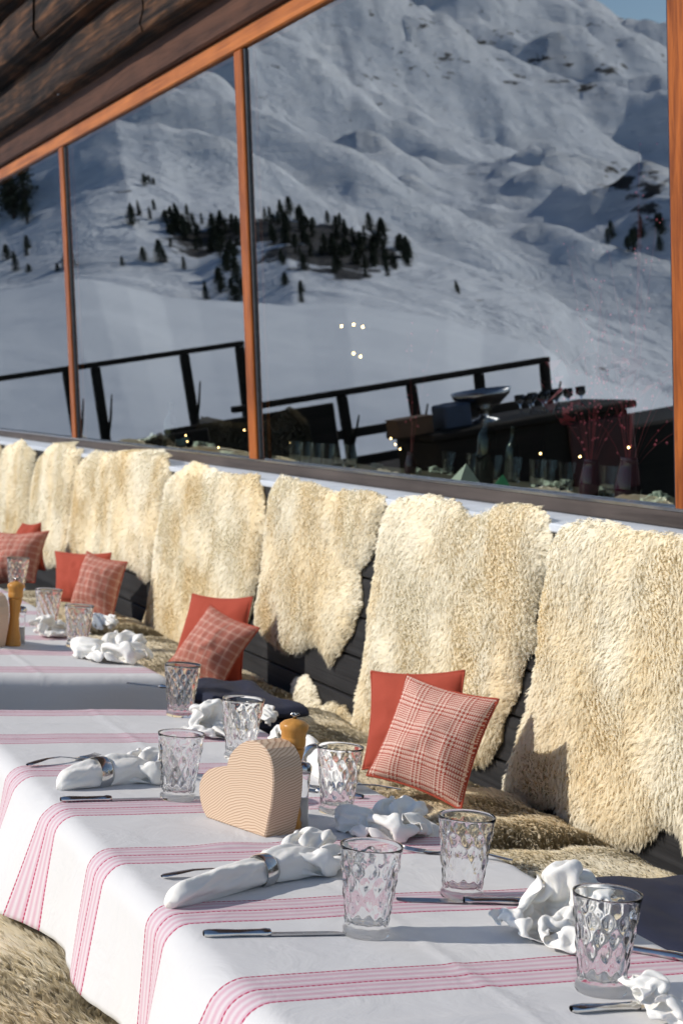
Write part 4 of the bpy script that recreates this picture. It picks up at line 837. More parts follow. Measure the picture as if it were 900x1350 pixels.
56,21,46,49,30,51,39,34,46,35,42,52,26,48,57,20,41,47,10,36,50,1,40,57,7,50,66,18,62,68,16,64,85,14,53,92,16,61,100,-3,-21,6,-11,-19,0,-3,-7,4,2,-7,14,11,-14,18,10,-29,18,
19,-30,27,22,-26,39,26,-14,37,30,-21,45,33,-13,41,35,-18,52,40,-10,56,40,1,60,52,3,56,55,12,60,42,13,59,31,15,58,23,21,59,33,27,65,21,28,67,9,29,70,14,41,65,21,50,67,12,
50,72,18,53,82,29,55,91,32,62,96,-2,-30,-3,5,-24,0,11,-22,8,18,-14,2,28,-9,5,28,-5,16,34,-7,26,37,-20,22,44,-23,30,44,-13,36,44,-21,42,45,-21,55,38,-19,63,35,-9,66,37,0,
70,46,2,76,42,12,80,35,19,82,26,10,82,18,17,83,26,23,90,26,33,87,13,33,85,20,39,77,25,44,71,25,53,73,29,63,78,38,68,84,1,-33,8,14,-37,6,24,-33,3,21,-32,14,31,-31,17,40,
-25,12,49,-22,15,58,-21,22,64,-16,32,61,-13,43,52,-9,48,48,-10,59,48,-20,67,36,-21,72,32,-12,80,29,-5,87,29,0,95,33,7,103,25,13,106,16,19,105,7,27,104,13,37,103,18,45,99,
26,45,91,33,39,81,35,46,72,36,61,68,38,55,80,8,-38,18,16,-50,8,30,-48,14,33,-46,30,43,-45,31,44,-45,18,44,-39,27,49,-34,37,61,-33,28,66,-27,38,61,-21,52,58,-7,58,48,-8,69,
46,-22,78,40,-22,90,30,-20,99,25,-14,109,21,-7,118,16,1,124,10,10,126,10,23,124,12,35,118,18,45,113,28,46,104,35,44,91,42,45,79,44,47,65,40,64,68,5,-48,19,19,-46,25,27,
-61,18,43,-56,18,42,-62,32,52,-55,32,59,-50,25,53,-39,24,51,-43,37,62,-39,43,51,-25,45,59,-17,60,56,-7,72,53,-19,83,48,-16,98,37,-14,109,35,-18,120,34,-7,125,29,-2,136,27,
10,132,24,14,118,20,26,127,20,39,125,27,35,111,35,35,96,46,36,82,53,48,71,52,66,68,10,-56,9,14,-58,27,30,-56,31,32,-66,18,46,-66,19,58,-64,26,56,-56,14,64,-48,20,61,-50,
37,54,-48,52,47,-34,53,56,-27,64,63,-14,73,56,-11,91,39,-5,95,40,-3,110,47,-17,117,46,-13,129,41,-7,140,37,8,139,33,8,123,32,21,119,27,31,133,32,41,121,37,32,106,44,42,91,
58,49,81,62,59,66,3,-60,18,18,-67,19,22,-63,35,32,-73,28,44,-77,20,54,-75,17,64,-66,16,71,-57,22,71,-49,37,65,-47,53,56,-33,54,52,-37,71,67,-24,70,60,-9,80,45,2,91,46,4,
106,53,-10,110,58,-14,122,56,-9,136,49,1,141,44,10,131,41,14,119,35,23,133,40,38,128,43,42,111,38,53,98,57,58,91,65,65,76,4,-56,32,10,-72,28,25,-74,30,35,-73,41,45,-72,34,
55,-74,32,66,-77,27,72,-68,32,79,-59,39,75,-42,40,70,-33,56,64,-40,71,56,-29,78,66,-17,85,58,-3,94,48,9,94,56,3,106,64,-7,112,59,-4,123,60,0,133,57,9,138,53,16,127,44,26,
133,43,29,118,54,43,115,41,56,109,49,66,98,58,73,85,2,-53,44,8,-66,42,13,-79,41,24,-86,41,36,-87,41,47,-86,44,57,-78,46,66,-71,50,61,-61,43,74,-56,50,82,-42,52,78,-33,62,
68,-31,76,63,-29,90,66,-16,97,66,-1,96,57,11,87,64,9,101,67,8,112,53,11,117,63,13,125,69,24,134,57,32,126,53,24,115,50,32,103,51,49,102,56,61,109,61,69,99,10,-43,50,16,
-52,45,23,-63,48,19,-71,55,27,-78,60,34,-70,54,40,-62,51,49,-58,56,55,-55,63,64,-50,66,73,-55,61,84,-45,62,77,-41,73,70,-39,86,71,-28,90,75,-18,94,72,-6,84,69,5,78,68,11,
88,63,17,97,66,24,105,72,16,115,76,23,123,68,33,118,62,36,108,59,42,96,64,50,107,66,60,111,8,-43,66,15,-40,57,26,-44,55,27,-50,65,28,-56,74,36,-64,78,46,-68,74,57,-72,71,
67,-70,69,65,-61,78,71,-53,78,79,-57,68,88,-49,71,79,-48,81,82,-40,83,84,-28,82,87,-18,76,89,-8,79,91,3,83,83,-2,93,76,2,103,86,10,98,84,19,107,83,30,113,75,32,104,67,32,
96,72,43,96,73,46,108,15,-44,78,19,-35,75,30,-31,70,41,-33,72,42,-37,82,47,-44,90,56,-53,91,60,-63,93,70,-69,91,77,-73,87,75,-61,89,77,-65,80,89,-63,72,92,-55,82,88,-51,
91,89,-43,95,96,-38,86,101,-29,90,105,-18,87,104,-14,97,95,-13,107,95,-3,113,97,8,110,93,19,110,88,27,100,76,26,97,77,31,90,78,43,91,],
[-68,-29,4,-65,-20,8,-71,-11,8,-72,0,4,-69,9,6,-64,8,18,-67,-8,20,-66,7,34,-67,18,36,-75,21,24,-67,9,5,-56,9,0,-60,12,15,-52,20,23,-47,29,15,-45,14,19,-36,16,2,-35,20,25,
-23,29,31,-19,17,41,-13,25,47,-13,38,47,-4,45,46,-7,48,55,-2,50,62,5,49,71,5,37,74,0,28,75,-61,-36,11,-71,-28,19,-82,-24,18,-73,-15,20,-64,-8,14,-72,-2,12,-64,-7,24,-58,8,
40,-63,27,47,-73,22,39,-69,19,11,-61,29,3,-59,34,20,-61,32,35,-53,22,24,-37,10,23,-45,10,4,-35,22,13,-25,25,23,-24,19,31,-15,16,38,-15,27,37,-11,35,37,-6,38,42,-5,37,53,4,
46,55,11,49,67,10,36,70,-51,-35,17,-69,-34,26,-77,-22,31,-80,-9,38,-81,2,30,-71,-8,33,-63,-6,31,-56,5,46,-52,31,55,-67,35,49,-74,33,23,-68,45,16,-45,50,21,-51,40,30,-57,
16,36,-48,1,20,-40,-2,6,-34,8,9,-27,16,10,-19,18,13,-15,12,23,-10,15,28,-9,26,25,-7,26,35,-5,25,47,3,32,53,13,41,56,18,46,70,-53,-22,13,-56,-37,30,-75,-26,39,-70,-8,45,
-78,5,51,-70,14,45,-64,1,50,-54,3,51,-48,34,66,-52,42,58,-74,45,36,-55,58,37,-39,58,36,-43,33,28,-53,3,37,-44,-8,29,-43,-8,17,-38,-9,16,-30,-6,10,-23,-1,6,-15,5,4,-9,11,
10,-3,19,16,3,26,24,3,27,37,4,24,51,4,33,61,16,42,60,-54,-10,14,-62,-25,21,-63,-32,43,-76,-16,51,-71,6,55,-81,22,63,-72,33,56,-61,18,59,-58,32,65,-53,56,71,-59,44,43,-47,
72,54,-46,48,46,-50,26,41,-47,16,31,-47,11,39,-48,2,42,-44,-2,39,-40,7,29,-29,5,20,-23,-7,13,-10,-2,11,-5,9,20,5,16,25,14,26,32,6,32,44,8,27,61,15,35,69,-55,-3,21,-65,-16,
26,-57,-28,33,-63,-26,51,-73,-13,62,-73,14,66,-79,39,66,-70,54,63,-67,30,69,-64,66,75,-56,64,61,-44,60,64,-42,36,56,-39,35,47,-37,40,42,-34,36,38,-39,25,49,-44,10,53,-38,
15,39,-26,9,30,-24,-10,22,-7,-10,16,0,3,23,2,16,33,15,21,41,19,34,47,17,31,65,19,34,77,-58,-11,36,-50,-17,27,-62,-17,37,-62,-15,50,-62,-12,64,-69,-5,75,-77,12,79,-76,36,
76,-76,73,75,-63,81,85,-53,72,75,-38,63,69,-33,72,62,-30,66,54,-24,52,49,-24,38,42,-30,19,47,-38,4,52,-36,0,34,-19,2,33,-17,1,19,-7,-1,28,2,6,36,14,8,41,13,25,52,28,31,53,
28,39,66,28,41,83,-49,-28,34,-53,-23,48,-52,-8,52,-53,3,63,-63,14,69,-60,23,83,-67,36,88,-72,55,94,-73,74,89,-53,68,91,-41,62,78,-30,49,73,-26,46,61,-35,35,63,-32,25,56,
-26,13,51,-26,0,46,-38,-9,39,-25,-13,30,-8,-15,23,-12,1,36,-6,9,45,10,4,49,18,12,55,28,20,56,32,31,65,37,42,74,38,30,83,-47,-22,51,-49,-12,61,-55,-2,73,-53,13,80,-53,28,
72,-53,35,78,-51,42,81,-42,40,76,-56,53,93,-42,50,87,-37,49,79,-24,76,86,-20,55,68,-28,26,67,-35,7,61,-36,-5,53,-33,-18,44,-23,-16,37,-11,-13,37,1,-8,34,-1,0,46,3,10,57,
15,19,55,33,11,57,33,18,73,29,28,85,35,26,67,42,39,69,-43,-12,44,-45,-4,56,-47,0,67,-42,3,76,-40,4,68,-37,6,67,-36,17,71,-50,34,87,-56,51,107,-38,36,89,-26,60,90,-25,35,
74,-12,53,79,-11,46,66,-19,23,63,-24,-1,62,-30,-21,55,-18,-26,39,-5,-19,33,7,-13,43,16,0,46,13,7,63,20,17,67,36,8,69,38,15,84,42,27,78,44,33,60,50,46,62,-37,-27,42,-36,
-18,45,-39,-17,53,-37,-18,61,-33,-16,66,-33,-7,68,-43,14,83,-59,34,103,-47,25,92,-41,26,97,-28,55,96,-29,23,77,-18,20,77,-7,31,74,-9,28,60,-19,16,52,-23,-7,50,-23,-27,53,
-7,-29,41,-5,-9,45,14,-8,54,27,1,60,18,9,73,35,2,77,44,12,72,45,24,63,48,38,75,59,46,73,-49,-47,42,-48,-36,42,-42,-34,45,-33,-33,51,-35,-25,69,-43,-8,80,-50,13,96,-63,18,
93,-39,7,88,-33,15,96,-30,41,101,-29,23,82,-20,1,72,-10,4,76,-11,12,68,-11,14,55,-16,2,50,-23,-12,62,-15,-15,43,0,-18,52,2,1,56,20,-3,70,26,16,77,35,8,88,47,14,81,46,16,
65,51,34,63,64,35,77,-55,-64,41,-56,-50,42,-52,-40,52,-37,-34,61,-47,-17,68,-57,-4,86,-54,0,101,-42,-1,95,-35,-9,83,-32,2,96,-23,26,100,-25,19,88,-25,-7,73,-14,-16,71,-6,
-11,69,-6,-6,56,-14,-9,48,-17,-14,62,-11,-21,48,-4,-18,63,5,-8,53,6,-3,73,18,7,83,27,18,96,47,24,91,49,23,77,54,27,59,63,40,65,-55,-74,48,-58,-59,49,-51,-46,58,-48,-27,58,
-58,-18,73,-55,-15,88,-50,-17,98,-34,-24,96,-37,-24,81,-29,-10,92,-23,12,95,-15,13,90,-24,-12,80,-22,-28,65,-13,-30,72,-4,-23,73,-16,-23,61,-23,-29,55,-15,-32,47,-6,-27,
61,5,-16,58,4,-11,74,16,-2,85,27,8,95,47,17,99,57,22,86,62,26,70,67,38,58,-48,-80,57,-58,-68,60,-60,-43,61,-45,-33,66,-47,-27,81,-56,-32,83,-47,-36,91,-33,-44,88,-32,-38,
76,-30,-21,83,-21,-3,95,-12,3,93,-13,-12,80,-23,-34,69,-16,-41,58,-7,-46,67,0,-37,67,-6,-35,57,-5,-39,46,-1,-28,51,4,-23,63,6,-19,77,15,-11,88,29,-1,90,40,9,101,52,14,88,
64,23,78,72,36,69,-37,-81,62,-45,-67,57,-58,-57,69,-52,-38,74,-36,-34,71,-37,-42,79,-43,-54,82,-30,-59,79,-29,-50,71,-25,-34,79,-22,-19,91,-12,-12,95,-8,-18,82,-14,-37,70,
-17,-50,55,-7,-47,49,4,-42,54,13,-32,53,10,-22,52,6,-28,63,17,-23,61,16,-16,75,24,-17,89,36,-7,84,44,0,99,47,5,82,55,17,68,71,29,73,-38,-81,50,-36,-63,55,-49,-55,60,-49,
-53,73,-48,-47,66,-41,-59,67,-32,-67,68,-27,-73,70,-25,-62,65,-22,-48,76,-24,-34,90,-12,-26,94,-6,-28,86,-9,-42,74,-8,-53,61,1,-46,60,8,-46,68,10,-37,73,17,-29,71,17,-19,
76,19,-10,68,30,-9,71,31,-21,82,39,-14,91,50,-6,98,54,4,88,57,8,69,62,28,65,-38,-74,42,-45,-57,47,-40,-44,51,-34,-43,60,-29,-47,60,-25,-59,57,-28,-73,51,-22,-76,53,-17,
-76,62,-20,-63,73,-21,-50,86,-15,-39,89,-18,-35,78,-9,-49,75,2,-55,65,15,-49,64,20,-42,62,24,-49,68,26,-44,76,27,-34,72,29,-24,62,31,-23,73,40,-27,83,46,-21,93,58,-13,95,
65,0,89,61,12,79,65,20,62,-26,-71,37,-42,-68,37,-42,-59,43,-32,-52,44,-35,-58,44,-26,-58,36,-20,-54,47,-17,-65,44,-15,-77,47,-13,-73,64,-12,-63,80,-8,-53,83,-16,-51,74,
-15,-58,63,4,-57,54,13,-41,57,26,-45,55,27,-35,62,35,-41,64,41,-40,71,41,-29,74,38,-19,65,39,-13,72,49,-19,81,60,-15,84,72,-7,81,73,7,78,71,21,72,-20,-68,28,-32,-68,27,
-41,-61,27,-42,-50,28,-34,-44,35,-25,-40,39,-12,-43,41,-11,-53,40,-17,-68,38,-9,-74,49,-4,-72,68,-1,-65,77,-4,-61,68,-11,-66,56,-6,-55,49,7,-40,48,21,-33,49,30,-27,57,40,
-26,63,52,-31,67,58,-30,73,52,-18,75,51,-6,70,62,-11,73,51,-1,80,64,4,76,79,1,69,82,14,74,-16,-62,14,-19,-61,21,-26,-57,18,-29,-47,16,-27,-37,17,-18,-37,23,-22,-33,32,-14,
-43,31,-15,-57,30,-8,-69,37,-2,-73,50,4,-73,65,4,-65,61,0,-64,49,2,-51,45,14,-40,42,28,-33,45,37,-36,56,51,-38,56,62,-37,57,67,-29,60,69,-24,69,57,-20,64,50,-13,63,47,1,
64,58,1,66,67,8,71,81,8,62,-8,-51,7,-7,-55,13,-8,-51,21,-9,-42,22,-8,-32,13,-14,-22,15,-10,-25,26,-6,-34,35,-6,-47,36,-5,-59,27,2,-69,36,8,-73,46,14,-70,54,12,-61,58,16,
-53,53,27,-46,48,38,-43,53,40,-33,49,53,-36,45,63,-30,44,71,-22,46,77,-20,56,73,-12,64,65,-6,68,63,-1,57,52,11,55,63,6,57,68,13,63,-5,-35,9,-1,-40,15,3,-37,23,2,-33,31,2,
-25,27,0,-15,16,7,-18,23,1,-23,35,1,-33,39,3,-45,33,3,-60,24,9,-64,34,5,-61,40,15,-61,43,24,-57,46,36,-52,42,36,-39,46,43,-31,43,49,-28,54,59,-20,57,67,-12,54,69,-11,43,
79,-8,48,79,0,57,76,8,62,67,16,57,56,18,49,54,18,60,13,-31,5,4,-28,6,4,-21,13,9,-19,21,17,-18,30,13,-9,25,8,-2,28,11,-11,36,8,-21,42,10,-34,38,9,-42,25,15,-56,23,10,-52,
31,13,-46,37,23,-49,36,37,-44,33,37,-26,41,41,-24,51,50,-15,57,59,-8,55,60,2,52,71,2,51,77,-1,38,81,8,45,79,20,51,73,30,52,59,33,50,49,25,49,20,-20,19,20,-18,9,14,-9,8,13,
-2,15,21,-7,23,26,-1,29,16,7,25,19,-1,35,16,-10,44,16,-22,45,13,-32,39,13,-38,28,22,-46,22,25,-43,28,27,-34,33,40,-35,27,48,-31,36,41,-14,49,47,-6,56,56,-1,47,65,1,43,65,
14,49,70,10,37,78,15,34,76,28,41,62,30,43,50,33,43,41,37,44,35,-12,23,32,-7,17,31,-1,8,25,9,9,30,5,19,40,0,27,32,8,30,19,13,33,25,1,40,21,-8,48,19,-21,44,13,-24,32,12,-32,
23,20,-29,22,28,-24,24,38,-22,27,49,-22,33,54,-20,47,47,-3,44,53,3,32,57,9,46,55,20,43,67,19,34,72,20,22,71,32,28,67,43,36,51,44,34,40,44,35,46,-4,9,49,-2,18,43,7,17,37,
18,15,32,20,24,35,13,32,39,7,41,31,18,36,23,14,40,27,4,48,27,-8,49,21,-15,39,16,-22,32,20,-27,38,28,-23,41,32,-13,33,42,-16,42,52,-14,35,61,-9,42,60,6,37,54,12,31,52,26,
35,63,34,29,61,24,18,57,34,20,65,47,20,50,45,14,52,46,25,52,13,7,60,10,10,60,12,20,52,22,24,45,27,30,41,28,37,47,18,39,37,22,47,30,27,39,34,12,42,35,4,50,29,-1,39,25,-8,
33,27,-16,38,28,-14,49,35,-8,49,44,-8,35,55,-3,35,67,-4,33,66,8,28,53,16,23,61,26,30,51,33,31,45,30,20,52,29,10,65,35,19,67,44,11,52,43,10,],
[-61,-60,13,-65,-57,27,-67,-47,34,-74,-38,42,-76,-27,39,-76,-18,34,-84,-9,29,-86,0,17,-86,8,6,-82,11,19,-89,17,11,-86,27,4,-89,38,4,-101,34,11,-97,44,5,-103,52,14,-97,59,6,
-85,53,11,-78,59,8,-85,70,8,-73,73,3,-68,64,9,-73,56,20,-63,51,17,-60,58,6,-58,46,5,-53,36,12,-48,26,14,-52,-68,13,-56,-67,29,-67,-61,41,-76,-54,30,-75,-44,25,-84,-39,29,
-92,-29,29,-94,-19,21,-88,-10,7,-76,1,4,-73,9,14,-80,23,13,-77,36,6,-90,30,14,-101,40,18,-88,49,21,-89,61,22,-94,73,17,-82,72,22,-75,80,24,-80,88,16,-67,83,15,-64,72,22,
-68,59,29,-56,54,20,-53,57,4,-46,45,11,-37,32,14,-43,-74,14,-43,-67,31,-52,-53,36,-61,-53,20,-73,-59,15,-78,-48,15,-87,-42,16,-82,-31,20,-93,-24,9,-76,-13,7,-66,-2,9,-65,
16,11,-66,33,13,-81,34,23,-100,33,29,-102,49,26,-98,61,34,-98,74,33,-95,87,27,-84,90,35,-78,99,30,-67,97,24,-61,85,28,-68,70,36,-56,65,27,-49,66,9,-38,54,4,-29,38,5,-32,
-69,10,-34,-61,25,-49,-55,25,-58,-44,32,-64,-48,18,-65,-52,5,-77,-47,4,-87,-34,7,-76,-24,9,-83,-17,17,-76,-2,15,-61,6,21,-59,25,21,-80,21,25,-88,37,29,-98,47,37,-85,58,37,
-83,72,34,-93,82,40,-94,94,46,-80,94,43,-69,99,37,-57,95,36,-67,82,41,-53,75,32,-45,65,19,-31,64,5,-20,49,2,-21,-76,8,-29,-62,17,-39,-52,17,-51,-45,21,-64,-38,28,-66,-42,
19,-61,-41,5,-73,-35,2,-73,-35,16,-74,-24,23,-70,-11,23,-70,5,30,-55,14,24,-72,19,32,-78,34,36,-86,48,43,-95,58,46,-87,68,46,-81,78,48,-90,86,57,-80,96,56,-67,98,51,-54,
99,48,-53,85,43,-51,90,27,-44,77,12,-34,64,17,-31,50,9,-9,-76,4,-20,-64,5,-34,-59,5,-44,-51,7,-55,-41,12,-55,-34,22,-61,-31,16,-57,-30,4,-66,-23,11,-61,-25,23,-61,-14,31,
-75,-6,38,-64,7,35,-61,24,36,-78,23,42,-85,34,48,-88,47,53,-88,59,58,-84,69,61,-77,76,58,-74,85,65,-63,90,64,-48,92,61,-41,90,47,-42,83,35,-37,89,18,-29,75,12,-25,58,13,4,
-76,9,-5,-68,4,-16,-57,4,-27,-49,4,-37,-43,5,-46,-33,5,-43,-27,13,-52,-24,19,-48,-13,10,-62,-15,10,-62,-6,18,-59,-4,32,-63,0,46,-58,12,43,-69,17,49,-72,32,51,-71,43,51,
-77,46,63,-73,56,67,-67,66,69,-63,71,57,-58,78,51,-46,76,57,-35,75,49,-32,85,38,-34,81,24,-21,83,18,-17,70,13,1,-80,22,2,-68,19,-2,-57,11,-10,-47,11,-19,-40,13,-27,-35,15,
-33,-43,22,-42,-41,24,-46,-32,28,-45,-17,22,-47,-7,21,-48,1,27,-54,6,36,-56,6,49,-59,11,56,-61,22,47,-61,28,57,-56,38,64,-53,49,59,-46,59,61,-42,63,54,-52,58,46,-50,67,39,
-42,73,33,-36,70,42,-30,74,33,-21,83,28,-13,78,22,-10,-88,19,-8,-78,14,-10,-70,21,-20,-62,22,-14,-56,31,-18,-49,36,-22,-40,41,-29,-33,43,-36,-27,45,-42,-20,42,-52,-20,32,
-48,-10,33,-46,0,34,-45,6,39,-47,12,51,-45,22,51,-43,31,53,-34,27,63,-29,39,64,-35,39,53,-39,43,43,-39,45,32,-40,54,27,-32,61,33,-27,63,40,-24,73,43,-20,84,40,-13,86,31,
-13,-93,8,-21,-86,7,-24,-84,18,-19,-84,29,-27,-75,33,-34,-68,37,-39,-59,40,-44,-49,39,-50,-41,41,-58,-31,44,-60,-21,47,-55,-13,48,-46,-5,44,-37,-2,38,-38,9,37,-36,26,36,
-27,24,45,-31,34,39,-19,29,44,-15,40,43,-19,51,44,-21,56,35,-20,56,21,-23,67,22,-20,71,32,-12,75,42,-12,86,48,-5,88,39,-2,-87,6,-13,-97,10,-24,-101,19,-31,-98,33,-36,-91,
42,-41,-85,47,-46,-76,52,-48,-65,56,-49,-53,58,-53,-40,58,-54,-27,58,-53,-13,59,-48,1,55,-33,2,47,-30,13,47,-29,7,35,-32,26,25,-20,26,26,-19,35,20,-12,43,19,-3,39,35,-13,
42,27,-10,52,34,-9,63,27,-13,65,40,-18,70,50,-5,80,48,3,90,50,4,-94,6,-4,-102,19,-14,-104,32,-24,-104,44,-25,-96,56,-33,-89,64,-30,-80,55,-35,-71,61,-39,-59,64,-42,-45,65,
-43,-31,65,-42,-20,56,-36,-5,53,-25,8,57,-22,4,41,-22,19,36,-17,9,23,-14,17,10,-7,31,5,1,32,14,-6,40,14,-5,51,14,4,54,26,2,68,28,-2,70,42,-13,68,57,-6,82,60,12,84,51,7,
-87,16,2,-97,30,-5,-107,42,-15,-104,56,-14,-95,66,-20,-86,72,-26,-75,70,-23,-68,59,-29,-60,52,-37,-47,54,-34,-32,59,-30,-18,55,-29,-8,39,-15,-1,53,-16,18,47,-11,11,31,-8,
20,21,5,21,14,14,22,4,2,42,3,7,43,13,7,54,14,8,65,20,5,64,37,-9,56,45,-7,62,67,1,82,70,14,93,61,17,-91,21,11,-103,33,5,-102,48,-8,-93,49,-5,-87,63,-7,-79,73,-13,-69,75,
-23,-61,71,-20,-55,58,-29,-44,62,-21,-30,57,-19,-13,55,-21,-14,35,-11,2,40,-6,21,42,-1,15,25,3,30,25,17,23,18,12,33,12,22,30,10,17,50,6,16,59,20,16,65,32,4,56,36,0,51,54,
3,60,72,11,79,78,23,84,59,27,-91,27,20,-95,40,5,-89,41,0,-81,50,-14,-80,51,-4,-73,59,-4,-63,66,-8,-54,71,-15,-44,67,-20,-41,53,-7,-29,56,-6,-11,53,-8,-12,33,-7,3,26,0,8,
43,-2,25,33,12,34,30,9,40,21,23,31,23,26,41,18,27,60,14,27,61,32,12,54,35,12,55,47,2,67,50,10,71,65,21,67,79,29,85,74,37,-91,38,26,-88,47,13,-79,46,5,-76,36,-6,-73,36,-12,
-68,43,-13,-57,49,-5,-49,53,-3,-38,55,-10,-35,43,-7,-22,42,4,-15,46,0,-2,44,3,-5,25,8,8,26,10,13,44,5,19,34,7,30,36,5,41,31,15,50,31,29,44,32,21,45,42,24,55,48,12,69,47,
15,65,59,23,77,59,30,64,71,26,75,82,34,-82,27,34,-78,40,26,-70,47,16,-64,48,9,-59,41,2,-52,36,-7,-50,29,-4,-38,33,7,-38,36,8,-27,43,4,-23,33,5,-12,31,11,-5,44,14,2,34,21,
6,22,14,15,29,17,26,28,29,30,34,26,36,43,15,30,40,13,39,48,11,48,58,13,56,63,24,50,56,30,66,55,36,78,56,34,79,69,37,81,81,45,-77,23,33,-74,24,36,-65,33,30,-56,35,22,-57,
25,17,-51,19,14,-42,21,9,-33,15,6,-22,21,17,-25,26,19,-18,32,17,-9,33,22,-4,42,22,6,41,31,11,33,35,20,29,24,16,41,25,16,51,25,22,60,18,28,66,18,38,73,20,52,78,31,50,70,38,
55,64,44,61,55,47,72,59,46,81,70,39,86,69,49,-69,33,48,-68,21,40,-61,13,38,-50,14,44,-48,24,37,-38,25,34,-32,17,29,-31,4,21,-23,5,19,-14,10,25,-13,21,24,-4,25,28,0,33,35,
4,43,37,15,46,39,26,48,44,31,36,36,38,43,37,45,53,42,38,64,41,48,68,41,52,80,41,64,82,46,70,71,53,63,66,57,69,57,50,83,58,49,92,62,45,-61,39,52,-55,28,58,-58,16,57,-46,15,
54,-35,13,56,-25,24,52,-14,24,46,-24,14,36,-18,15,34,-12,6,25,-5,5,30,-2,16,36,0,26,42,7,33,45,20,34,48,16,48,48,23,56,56,32,47,61,41,54,63,48,62,61,48,75,59,56,67,59,62,
77,52,64,86,56,71,75,58,81,63,58,79,50,43,82,48,48,-56,46,61,-57,37,68,-52,25,73,-47,13,69,-40,3,65,-26,4,66,-26,16,63,-19,5,51,-12,7,43,-8,20,38,-1,6,27,9,8,35,10,21,50,
9,25,50,11,40,57,26,40,63,19,53,58,22,65,65,29,73,72,37,79,72,36,67,73,48,75,74,59,79,66,68,82,56,82,85,57,89,68,61,89,51,53,79,40,41,-48,42,59,-47,43,69,-43,33,67,-36,17,
79,-40,12,81,-31,4,76,-20,7,68,-19,17,67,-14,4,58,-8,17,46,2,19,38,11,4,32,21,17,50,22,23,59,17,37,65,32,42,71,32,57,73,18,62,80,23,70,86,30,78,84,42,74,82,52,66,70,58,67,
72,73,69,67,87,81,52,97,75,55,97,52,45,89,40,36,-37,35,54,-37,33,70,-36,39,67,-28,28,77,-32,21,91,-33,14,90,-23,5,81,-19,15,70,-12,17,66,-4,7,58,3,20,49,12,7,37,27,10,45,
32,25,65,25,28,71,20,47,81,29,52,84,18,58,83,31,60,90,40,66,97,48,74,89,59,72,79,62,62,67,72,58,72,86,68,63,101,77,45,96,62,36,95,45,32,-29,41,49,-37,43,61,-26,37,76,-29,
37,71,-16,29,82,-31,27,92,-25,21,94,-16,12,83,-11,18,72,-1,17,60,3,8,56,18,14,47,30,5,45,41,18,55,35,29,72,29,34,85,26,39,93,19,48,95,23,60,98,36,58,97,47,58,93,60,57,87,
69,69,77,72,56,70,87,55,71,103,65,52,107,60,35,106,54,25,-25,51,39,-31,51,57,-34,50,65,-21,45,77,-21,42,77,-12,33,88,-16,33,94,-9,25,94,-1,14,82,1,5,71,8,4,63,21,4,56,30,
13,52,45,9,56,47,24,64,41,35,77,39,39,91,35,38,100,32,47,88,38,47,78,42,56,75,56,56,88,65,52,88,80,53,82,90,60,78,105,55,62,106,50,47,107,45,17,-20,64,28,-26,62,44,-30,61,
56,-28,59,66,-21,55,72,-12,52,80,-4,47,85,2,39,79,-4,27,84,7,21,85,14,9,72,19,13,68,29,6,65,43,6,61,53,13,69,47,23,70,52,32,83,52,34,96,52,36,100,55,48,87,54,43,77,59,38,
71,67,42,72,80,44,84,88,47,84,101,48,72,106,41,59,106,38,19,-22,49,18,-12,59,32,-13,64,43,-13,64,44,-17,51,51,-16,41,58,-11,35,61,-3,33,60,7,31,67,14,26,77,19,22,83,29,17,
74,35,16,78,39,7,75,49,4,75,57,12,79,59,21,79,69,23,91,72,26,103,67,24,99,75,35,89,81,39,84,79,29,73,83,25,71,89,38,83,94,38,83,105,35,72,106,33,20,-33,43,15,-24,44,25,
-14,44,29,-5,47,33,3,51,43,6,51,53,3,55,64,0,56,71,4,51,74,11,43,76,19,39,80,28,30,82,36,25,83,41,20,87,44,10,91,50,6,94,59,4,92,70,6,88,82,3,98,88,9,103,92,18,101,99,27,
93,97,18,82,99,18,72,92,21,71,95,33,82,93,32,86,103,31,]], float).reshape(4, 784, 3) * .001
def smooth_path(P, n):
    P = np.array(P, float); t = np.concatenate([[0], np.cumsum(np.linalg.norm(np.diff(P, axis=0), axis=1))]); t /= t[-1]; q = np.linspace(0, 1, n)
    out = np.stack([np.interp(q, t, P[:, k]) for k in range(3)], 1)
    for _ in range(max(2, n // 12)): out[1:-1] = (out[:-2] + 2 * out[1:-1] + out[2:]) / 4
    return out
